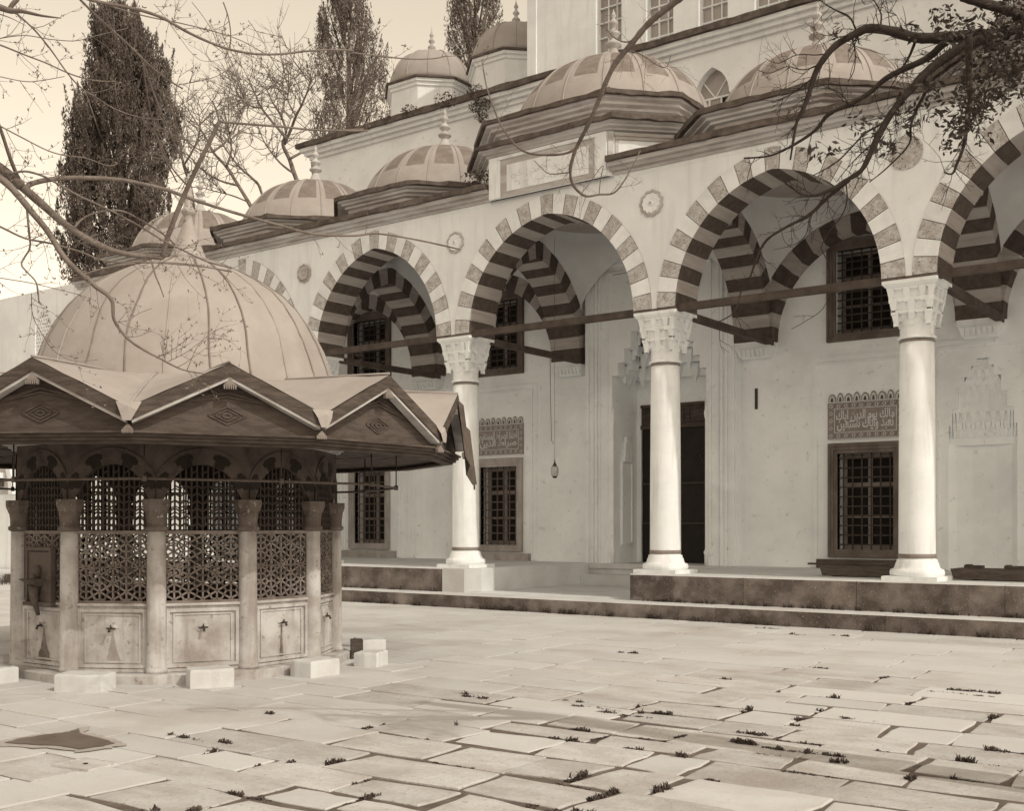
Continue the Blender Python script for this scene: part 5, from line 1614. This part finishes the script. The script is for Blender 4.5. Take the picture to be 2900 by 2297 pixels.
# ------------------------------------------------------------------ overhanging foreground trees
def z1(L): return [(x/2.135, y/2.135) for x, y in L]
def z2(L): return [(900 + x/2.135, y/2.135) for x, y in L]
def z3(L): return [(1900 + x/2.135, y/2.135) for x, y in L]
def z4(L): return [(x/2.135, 700 + y/2.135) for x, y in L]
def z6(L): return [(1900 + x/2.135, 700 + y/2.135) for x, y in L]
def limb(mb, pix, d0, d1, w0, w1, wob=.0, rs=None):
    """smooth tube along plate pixels, depth d0 to d1, widths in plate pixels"""
    n = len(pix); P = []
    for i, (u, v) in enumerate(pix):
        t = i/(n-1); P.append(at(u, v, d0 + (d1-d0)*t))
    # Catmull-Rom resample
    Q = []; W = []
    sub = 4
    for i in range(n-1):
        p0, p1, p2, p3 = P[max(i-1,0)], P[i], P[i+1], P[min(i+2,n-1)]
        for k in range(sub):
            t = k/sub
            Q.append(.5*((2*p1) + (p2-p0)*t + (2*p0-5*p1+4*p2-p3)*t*t + (3*p1-p0-3*p2+p3)*t**3))
            W.append((i+t)/(n-1))
    Q.append(P[-1]); W.append(1.0)
    R = []
    for q, t in zip(Q, W):
        d = d0 + (d1-d0)*t
        R.append(max(.0012, (w0 + (w1-w0)*t)/2/F*d * (1 + rnd(-wob, wob))))
    mb.tube([tuple(q) for q in Q], R, 8 if w0 > 20 else 5)
    return Q, R
def twigs(mb, bud, Q, R, n, L, budn=0, droop=-.1, depth=1, thin=.0028, kink=.35):
    for k in range(n):
        i = random.randint(1, len(Q)-2)
        p = Q[i].copy(); d = (Q[i+1]-Q[i-1]).normalized()
        a = Vector((rnd(-1,1), rnd(-1,1), rnd(-1,1))); a = (a - d*a.dot(d)).normalized()
        dr = (d*.6 + a*.8).normalized(); l = L*rnd(.4, 1.2); pts = [p]
        m = 5
        for j in range(m):
            dr = (dr + Vector((rnd(-1,1), rnd(-1,1), rnd(-1,1)))*kink*.6 + Vector((0,0,droop*.3))).normalized()
            p = p + dr*l/m; pts.append(p.copy())
        r0 = min(thin, R[i]*.7)
        mb.tube([tuple(q) for q in pts], [r0*(1-.6*j/m) for j in range(m+1)], 4)
        if depth > 0: twigs(mb, bud, pts, [r0]*len(pts), random.randint(1, 3), l*.5, budn, droop, depth-1, thin*.7, kink)
        if bud is not None:
            for j in range(budn):
                q = pts[random.randint(max(1, m-2), m)]
                for h in range(2):
                    dd = Vector((rnd(-1,1), rnd(-1,1), rnd(0,1.6))).normalized()*rnd(.010,.026); e = Vector((rnd(-1,1), rnd(-1,1), rnd(-1,1))).normalized()*.0045
                    bud.add([tuple(q), tuple(q+dd*.5+e), tuple(q+dd), tuple(q+dd*.5-e)], [(0,1,2,3)])

def traced_tree(u, d, lab, limbs, nt_):
    b = at(u, VH, d); b.z = 0
    t = thing('bare_tree', (b.x, b.y, 0), lab, 'tree', 'bare trees behind the portico')
    f0 = limbs[0][0][0]; tr_ = MB(); p = at(f0[0], f0[1], d)
    tr_.tube([tuple(b), tuple(b + (p-b)*.5 + Vector((.1,0,0))), tuple(p)], [.26,.2,.15], 8); obj('trunk', tr_, 'barkf', t)
    mb = MB()
    for pix, w0, w1 in limbs:
        Q, R = limb(mb, pix, d + rnd(-.6,.6), d + rnd(-1.5,1.5), w0, w1, .08)
        h = len(Q)//3
        twigs(mb, None, Q[h:], R[h:], nt_, 1.9, 0, .12, 3, .016, .38)
    obj('branches', mb, 'barkf', t)
traced_tree(735, 37, 'left hand bare tree leaning left over the small portico domes', [
 (z1([(1560,1330),(1500,1220),(1440,1120),(1370,1010),(1290,920),(1250,840),(1200,760),(1130,650)]), 13, 3),
 (z1([(1620,1290),(1570,1130),(1530,1080),(1450,1010),(1380,920),(1340,850),(1330,760)]), 9, 3),
 (z1([(1290,915),(1380,840),(1450,720),(1480,600),(1470,520)]), 7, 2.5),
 (z1([(1440,1120),(1330,1090),(1230,1030),(1150,950),(1080,900)]), 7, 2.5),
 (z1([(1370,1010),(1400,900),(1380,780),(1350,640)]), 7, 2.5),
 (z1([(1500,1220),(1400,1180),(1280,1150),(1180,1120)]), 5, 2),
 (z1([(1290,920),(1200,900),(1120,840),(1060,760)]), 5, 2)], 17)
traced_tree(850, 40, 'tall bare tree with a fine fan of twigs before the middle cypress', [
 (z1([(1830,1180),(1780,1050),(1750,960),(1710,870),(1730,800),(1700,700),(1640,600),(1600,500)]), 15, 3),
 (z1([(1720,870),(1760,780),(1790,700),(1830,620),(1870,520),(1880,440)]), 10, 3),
 (z1([(1735,840),(1650,740),(1580,650),(1540,560),(1500,470)]), 9, 3),
 (z1([(1900,1120),(1890,960),(1940,870),(1990,800),(2060,700)]), 8, 3),
 (z1([(1750,960),(1850,900),(1900,820),(1940,700),(1960,600)]), 8, 3),
 (z1([(1700,700),(1720,600),(1710,500),(1730,440)]), 7, 2.5),
 (z1([(1580,650),(1520,640),(1460,600),(1420,540)]), 6, 2.5),
 (z1([(1790,700),(1740,600),(1760,500)]), 6, 2.5),
 (z1([(1780,1050),(1690,980),(1600,860),(1560,760)]), 7, 2.5),
 (z1([(2000,830),(2080,760),(2140,640),(2180,520)]), 5, 2.5)], 17)
traced_tree(640, 42, 'bare tree farthest left, its twigs just right of the wide cypress', [
 (z1([(1180,1330),(1160,1150),(1110,1000),(1090,850),(1050,740),(1060,640)]), 9, 3),
 (z1([(1110,1000),(1180,880),(1210,780),(1200,680)]), 7, 2.5),
 (z1([(1160,1150),(1060,1040),(1000,950),(960,900)]), 6, 2)], 12)
# left tree
lt = at(-700, VH, 6.6); lt.z = 0
LT = thing('overhanging_tree', (lt.x, lt.y, 0), 'budding tree at the left, its long bare branches crossing the fountain dome', 'tree')
mb = MB(); top = at(-420, 300, 6.6); mb.tube([tuple(lt), tuple(lt + (top-lt)*.5 + Vector((.05,0,.1))), tuple(top), tuple(at(-330, -400, 6.6))], [.2,.15,.11,.07], 12); obj('trunk', mb, 'bark', LT)
bud = MB()
LB = [
 (z1([(-880,600),(-300,850),(0,1020),(130,1125)]), 6.6, 6.8, 38, 29, 4),
 (z1([(110,1130),(160,1130),(200,1105),(300,1085),(450,1075),(600,1078),(750,1090),(850,1110),(1000,1145),(1150,1200),(1300,1250),(1500,1310),(1700,1365),(1900,1415),(2135,1425),(2280,1412),(2520,1450),(2780,1507)]), 6.8, 8.4, 17, 4.5, 16),
 (z1([(110,1110),(250,1230),(350,1320),(470,1410),(600,1480),(700,1520),(830,1545),(990,1560)]), 6.8, 7.3, 26, 12, 10),
 (z1([(985,1558),(1010,1450),(1060,1310),(1130,1140),(1200,990),(1260,870),(1325,735)]), 7.3, 7.1, 16, 12, 2),
 (z1([(1325,735),(1500,750),(1700,765),(1900,785),(2135,790),(2220,787)]) + z2([(150,785),(275,779)]), 7.1, 7.6, 8, 4, 5),
 (z1([(1325,730),(1310,670),(1285,605)]), 7.1, 7.1, 6, 3, 0),
 (z1([(-300,860),(0,1075),(100,1170),(200,1290),(290,1400),(370,1530),(450,1620),(530,1690)]), 6.6, 6.6, 21, 14, 8),
 (z4([(520,180),(580,240),(650,290),(680,340),(690,440),(760,540),(850,610),(980,680),(1100,740),(1230,765)]), 6.6, 6.7, 15, 3, 10),
 (z1([(60,1050),(150,1035),(250,1060),(330,1100),(470,1180),(600,1240),(720,1300),(850,1370),(980,1450),(1100,1510),(1250,1580),(1400,1620)]), 6.7, 7.4, 7, 5, 12),
 (z1([(450,1375),(490,1330),(540,1300),(650,1273),(750,1280),(850,1330),(980,1410),(1060,1480)]), 7.0, 7.3, 7, 5, 4),
 (z1([(-200,1280),(0,1370),(150,1440),(300,1470),(480,1520),(650,1580),(900,1585),(1200,1610),(1400,1640)]), 6.3, 7.2, 7, 3.5, 12),
 (z1([(160,1230),(175,1400),(180,1500),(130,1590),(160,1640),(220,1710),(235,1830)]), 6.7, 6.5, 7, 4, 6),
 (z1([(-60,640),(0,770),(60,950),(120,1100)]), 6.5, 6.8, 9, 12, 3),
 (z1([(-100,700),(0,760),(150,840),(290,910),(400,940),(520,955),(650,1000),(710,990)]), 6.2, 6.8, 4.5, 2.5, 8),
 (z1([(-400,-40),(-50,30),(60,62),(130,65),(250,92),(370,107)]), 6.4, 6.2, 26, 2.5, 2),
 (z1([(60,70),(70,30),(110,-10)]), 6.4, 6.4, 16, 12, 0),
 (z1([(-30,75),(60,105),(155,152)]), 6.2, 6.2, 4, 1.5, 0),
 (z1([(60,60),(100,80),(200,170),(270,250),(330,330),(400,430),(480,520),(600,600),(700,660),(850,710),(990,722)]), 6.4, 7.0, 5.5, 3, 9),
 (z1([(-100,240),(0,270),(150,330),(280,380),(400,435),(500,470),(600,488),(695,490)]), 6.4, 6.8, 5.5, 3, 6),
 (z1([(-60,245),(0,230),(150,212),(300,235),(450,245),(560,220),(700,185),(770,170)]), 6.6, 7.0, 3, 2, 7),
 (z1([(-60,452),(0,462),(160,492),(280,480),(390,460)]), 6.6, 6.9, 3, 2, 5),
 (z1([(440,-60),(490,0),(600,110),(700,200),(800,290),(900,390),(1000,470),(1105,535)]), 6.2, 6.8, 8, 4.5, 4),
 (z1([(1080,510),(1220,485),(1330,450),(1425,380)]), 6.8, 6.9, 2.5, 1.5, 5),
 (z1([(380,-60),(560,0),(700,30),(850,60),(980,105),(1060,150),(1150,200),(1270,255),(1400,300),(1550,325),(1700,325),(1850,308),(2000,300),(2135,305)]) + z2([(200,315),(400,340),(560,355),(700,352),(780,335)]), 6.0, 7.2, 11, 3, 20),
 (z1([(560,0),(750,60),(900,100),(1100,140),(1300,190),(1450,240),(1600,320),(1800,430),(1900,480)]), 6.3, 6.9, 4.5, 1.5, 8),
 (z1([(850,340),(930,560),(1000,740),(1080,920),(1140,1045)]), 6.6, 7.2, 5.5, 5, 2),
 (z1([(865,380),(890,560),(930,760),(990,940),(1070,1100)]), 6.6, 7.2, 4, 4, 2),
 (z1([(1350,10),(1380,100),(1395,200),(1390,290)]), 6.6, 6.7, 4, 3, 4),
 (z1([(930,20),(1000,100),(1050,170),(1160,320),(1250,370),(1400,340)]), 6.5, 6.7, 1.8, 1.2, 6),
 (z1([(1160,10),(1230,100),(1290,200),(1310,270)]), 6.4, 6.6, 2, 1.2, 5),
 (z1([(1500,120),(1550,190),(1600,270),(1610,320)]), 6.6, 6.7, 2, 1.2, 4),
 (z4([(915,80),(940,170),(965,230),(990,300)]), 7.2, 7.1, 6, 3, 0),
 (z4([(500,165),(620,130),(760,105),(900,92),(1120,100),(1300,130),(1400,150)]), 6.7, 7.3, 6, 3, 14),
 (z4([(700,455),(780,440),(840,400),(920,370)]), 6.6, 6.8, 2.5, 1.5, 6),
 (z4([(1020,690),(1120,640),(1220,570),(1310,550)]), 6.7, 6.9, 2.5, 1.5, 7),
 (z4([(1000,685),(980,620),(970,570)]), 6.7, 6.7, 2, 1.2, 5),
 (z4([(1130,745),(1200,590),(1280,520),(1345,485)]), 6.7, 7.0, 2.5, 1.5, 7),
 (z4([(190,280),(200,420),(270,550),(330,630),(450,690),(590,680)]), 6.4, 6.8, 2.5, 1.5, 7),
 (z4([(-60,165),(0,185),(180,215),(330,250),(490,290)]), 6.2, 6.5, 3.5, 2, 5),
]
mb = MB()
for pix, d0, d1, w0, w1, nt_ in LB:
    Q, R = limb(mb, pix, d0, d1, w0, w1, .05)
    if nt_: twigs(mb, bud, Q, R, nt_, .26, 2, .05, 1, .0021)
for a, b in (((-420, 300), z1([(-880,600)])[0]), ((-400, -60), (-190, -20)), ((-430, 330), (-30, 320)), ((-380,-200),(160,-40)), ((-400,-100),(-50,110)), ((-420, 350), (-100, 590))):
    limb(mb, [a, ((a[0]+b[0])/2, (a[1]+b[1])/2 - 30), b], 6.6, 6.5, 40, 14)
obj('branches', mb, 'bark', LT)
o = obj('buds', bud, 'bud', LT); o['kind'] = 'stuff'
# right tree
rt_ = at(3500, VH, 6.2); rt_.z = 0
RT = thing('overhanging_tree', (rt_.x, rt_.y, 0), 'dark leafy tree at the right, gnarled branches hanging before the arches', 'tree')
mb = MB(); rtop = at(3380, 60, 6.2); mb.tube([tuple(rt_), tuple((rt_+rtop)/2 + Vector((.04,.02,0))), tuple(rtop), tuple(at(3250, -500, 6.2))], [.24,.19,.15,.08], 12); obj('trunk', mb, 'barkd', RT)
RB = [
 ([(3380,80),(3050,95)] + z3([(2200,180),(2000,205),(1800,215),(1650,225),(1480,225),(1330,185),(1200,170),(1120,200),(1000,270),(920,360),(870,450),(830,580),(790,680),(760,740),(740,850),(722,965)]), 6.2, 6.4, 44, 5, 50, 5.5),
 (z3([(1700,230),(1640,270),(1550,350),(1400,420),(1290,480),(1200,560),(1080,630),(950,690),(880,780),(750,870),(600,940),(440,955)]), 6.2, 6.6, 22, 4.5, 34, 5),
 (z3([(2000,210),(1800,265),(1700,320),(1600,390),(1520,460),(1460,530),(1380,620),(1310,720),(1240,850),(1200,940),(1150,1030),(1060,1090),(960,1150),(870,1180),(790,1170),(690,1105)]), 6.1, 6.3, 33, 5, 34, 5),
 (z3([(1080,1085),(950,1190),(870,1270),(800,1320),(700,1370),(580,1450),(520,1560),(470,1700)]) + z6([(430,250),(385,390),(280,455)]), 6.3, 6.6, 12, 3, 20, 4),
 (z3([(1530,465),(1535,560),(1490,650),(1450,760),(1440,870),(1310,1010),(1200,1100)]), 6.2, 6.3, 12, 3, 16, 4),
 (z3([(1800,200),(1805,300),(1800,450),(1810,600),(1790,750),(1770,880),(1730,990),(1700,1050),(1650,1040)]), 6.0, 6.0, 21, 4, 22, 4),
 (z3([(1390,555),(1350,650),(1280,740),(1180,800),(1110,870),(1000,980),(860,1060)]), 6.3, 6.5, 9, 3, 20, 4),
 ([(3380,120),(3050,110)] + z3([(2300,190),(2150,120),(2020,55),(1880,15),(1760,-20)]), 6.2, 6.0, 40, 24, 6, 3),
 (z3([(1010,260),(1060,225),(1095,230),(1115,330),(1105,430),(1070,490)]), 6.3, 6.4, 5, 2, 6, 4),
 (z3([(1120,180),(1080,100),(1000,60),(930,20),(880,-20)]), 6.3, 6.4, 6, 2.5, 9, 4),
 (z3([(1262,172),(1272,90),(1235,10),(1200,-30)]), 6.2, 6.3, 6, 3, 6, 4),
 (z3([(870,455),(820,500),(740,560),(660,600),(610,620)]), 6.4, 6.6, 5, 2, 8, 4),
 (z3([(900,390),(800,420),(700,400),(600,440),(520,420)]), 6.4, 6.7, 4, 1.5, 9, 4),
 (z3([(960,320),(880,330),(760,330),(650,380),(570,350)]), 6.4, 6.7, 4, 1.5, 9, 4),
 (z3([(1480,240),(1440,340),(1390,420)]), 6.3, 6.3, 9, 6, 6, 4),
 (z3([(1240,860),(1180,900),(1080,1000),(1000,1100)]), 6.3, 6.5, 5, 2, 8, 4),
 (z3([(1080,630),(1020,560),(930,520),(850,480)]), 6.4, 6.6, 4, 1.5, 8, 4),
 (z3([(1790,790),(1840,720),(1890,600),(1900,480)]), 6.0, 5.9, 4, 2, 5, 4),
 (z3([(860,1275),(835,1330),(815,1420),(740,1480),(620,1510)]), 6.5, 6.6, 3.5, 1.5, 5, 4),
 (z3([(1060,1115),(1065,1200),(1040,1290),(960,1400),(910,1490)]) + z6([(920,30),(960,120),(970,230),(920,370),(800,455),(730,495)]), 6.4, 6.7, 4, 1.5, 5, 3),
 ([(3380,-120),(2900,-140),(2400,-160),(2120,-120),(1990,-60)] + z2([(2200,-20),(2135,30),(2000,140),(1900,260),(1800,380),(1740,500),(1700,600),(1650,720),(1600,820),(1560,900),(1530,1000),(1530,1080),(1560,1140),(1620,1185),(1700,1175),(1790,1165),(1860,1080),(1950,910)]), 6.2, 7.2, 24, 3, 30, 3),
 (z2([(1575,890),(1480,930),(1300,930),(1200,880),(1110,760),(1060,640),(1020,520),(992,360)]), 7.1, 7.3, 8, 3, 7, 2.5),
 (z2([(1525,1040),(1440,1050),(1380,1040),(1310,970)]), 7.1, 7.2, 4, 2, 3, 2.5),
 (z2([(1700,1175),(1710,1080),(1720,1000),(1600,1160),(1560,1140)]), 7.2, 7.2, 3, 2, 3, 2),
 (z2([(1870,300),(1960,330),(2050,390),(2110,400),(2135,330)]), 7.0, 7.1, 4, 2, 7, 2.5),
 (z2([(1960,190),(1880,250),(1800,230),(1740,160),(1720,80)]), 6.9, 7.1, 5, 2, 8, 2.5),
]
mb = MB()
for pix, d0, d1, w0, w1, nt_, th in RB:
    Q, R = limb(mb, pix, d0, d1, w0, w1, .09)
    twigs(mb, None, Q, R, nt_, .22, 0, -.1, 2, th*.00055, .5)
    if pix is RB[19][0]: obj('branches', mb, 'barkd', RT); mb = MB()
obj('long_branch', mb, 'barkm', RT)
lf = MB()
for (x, y, r, n) in [(2020,110,190,420),(2060,300,170,420),(1940,420,170,330),(1830,560,130,230),(1800,690,100,150),(1740,760,80,110),(1290,870,70,60),(1200,760,80,50),(1560,640,110,90),(1420,700,90,60),(1680,870,60,50),(2050,560,70,50),(1450,190,60,35),(1640,90,90,80),(870,900,60,26),(1900,620,120,150),(1750,190,110,140),(2100,480,100,130),(2090,50,120,150),(1880,820,60,30),(1110,740,60,26),(1000,180,50,24),(980,900,60,20),(1330,900,60,36),(1580,520,60,40)]:
    for k in range(int(n*.7)):
        a = rnd(0, 6.28); q = r*sqrt(random.random())
        p = at(1900 + (x+q*cos(a))/2.135, (y+q*sin(a))/2.135, rnd(5.7, 6.5))
        s = rnd(.028, .058)
        d = Vector((rnd(-1,1), rnd(-1,1), rnd(-1,.5))).normalized()*s; e = Vector((rnd(-1,1), rnd(-1,1), rnd(-1,1))); e = (e-d*(e.dot(d)/d.dot(d))).normalized()*s*.2
        lf.add([tuple(p), tuple(p+d*.45+e), tuple(p+d), tuple(p+d*.45-e)], [(0,1,2,3)])
o = obj('leaves', lf, 'leaf', RT); o['kind'] = 'stuff'
print('OBJECTS', len(bpy.data.objects), 'POLYS', sum(len(o.data.polygons) for o in bpy.data.objects if o.type == 'MESH'))
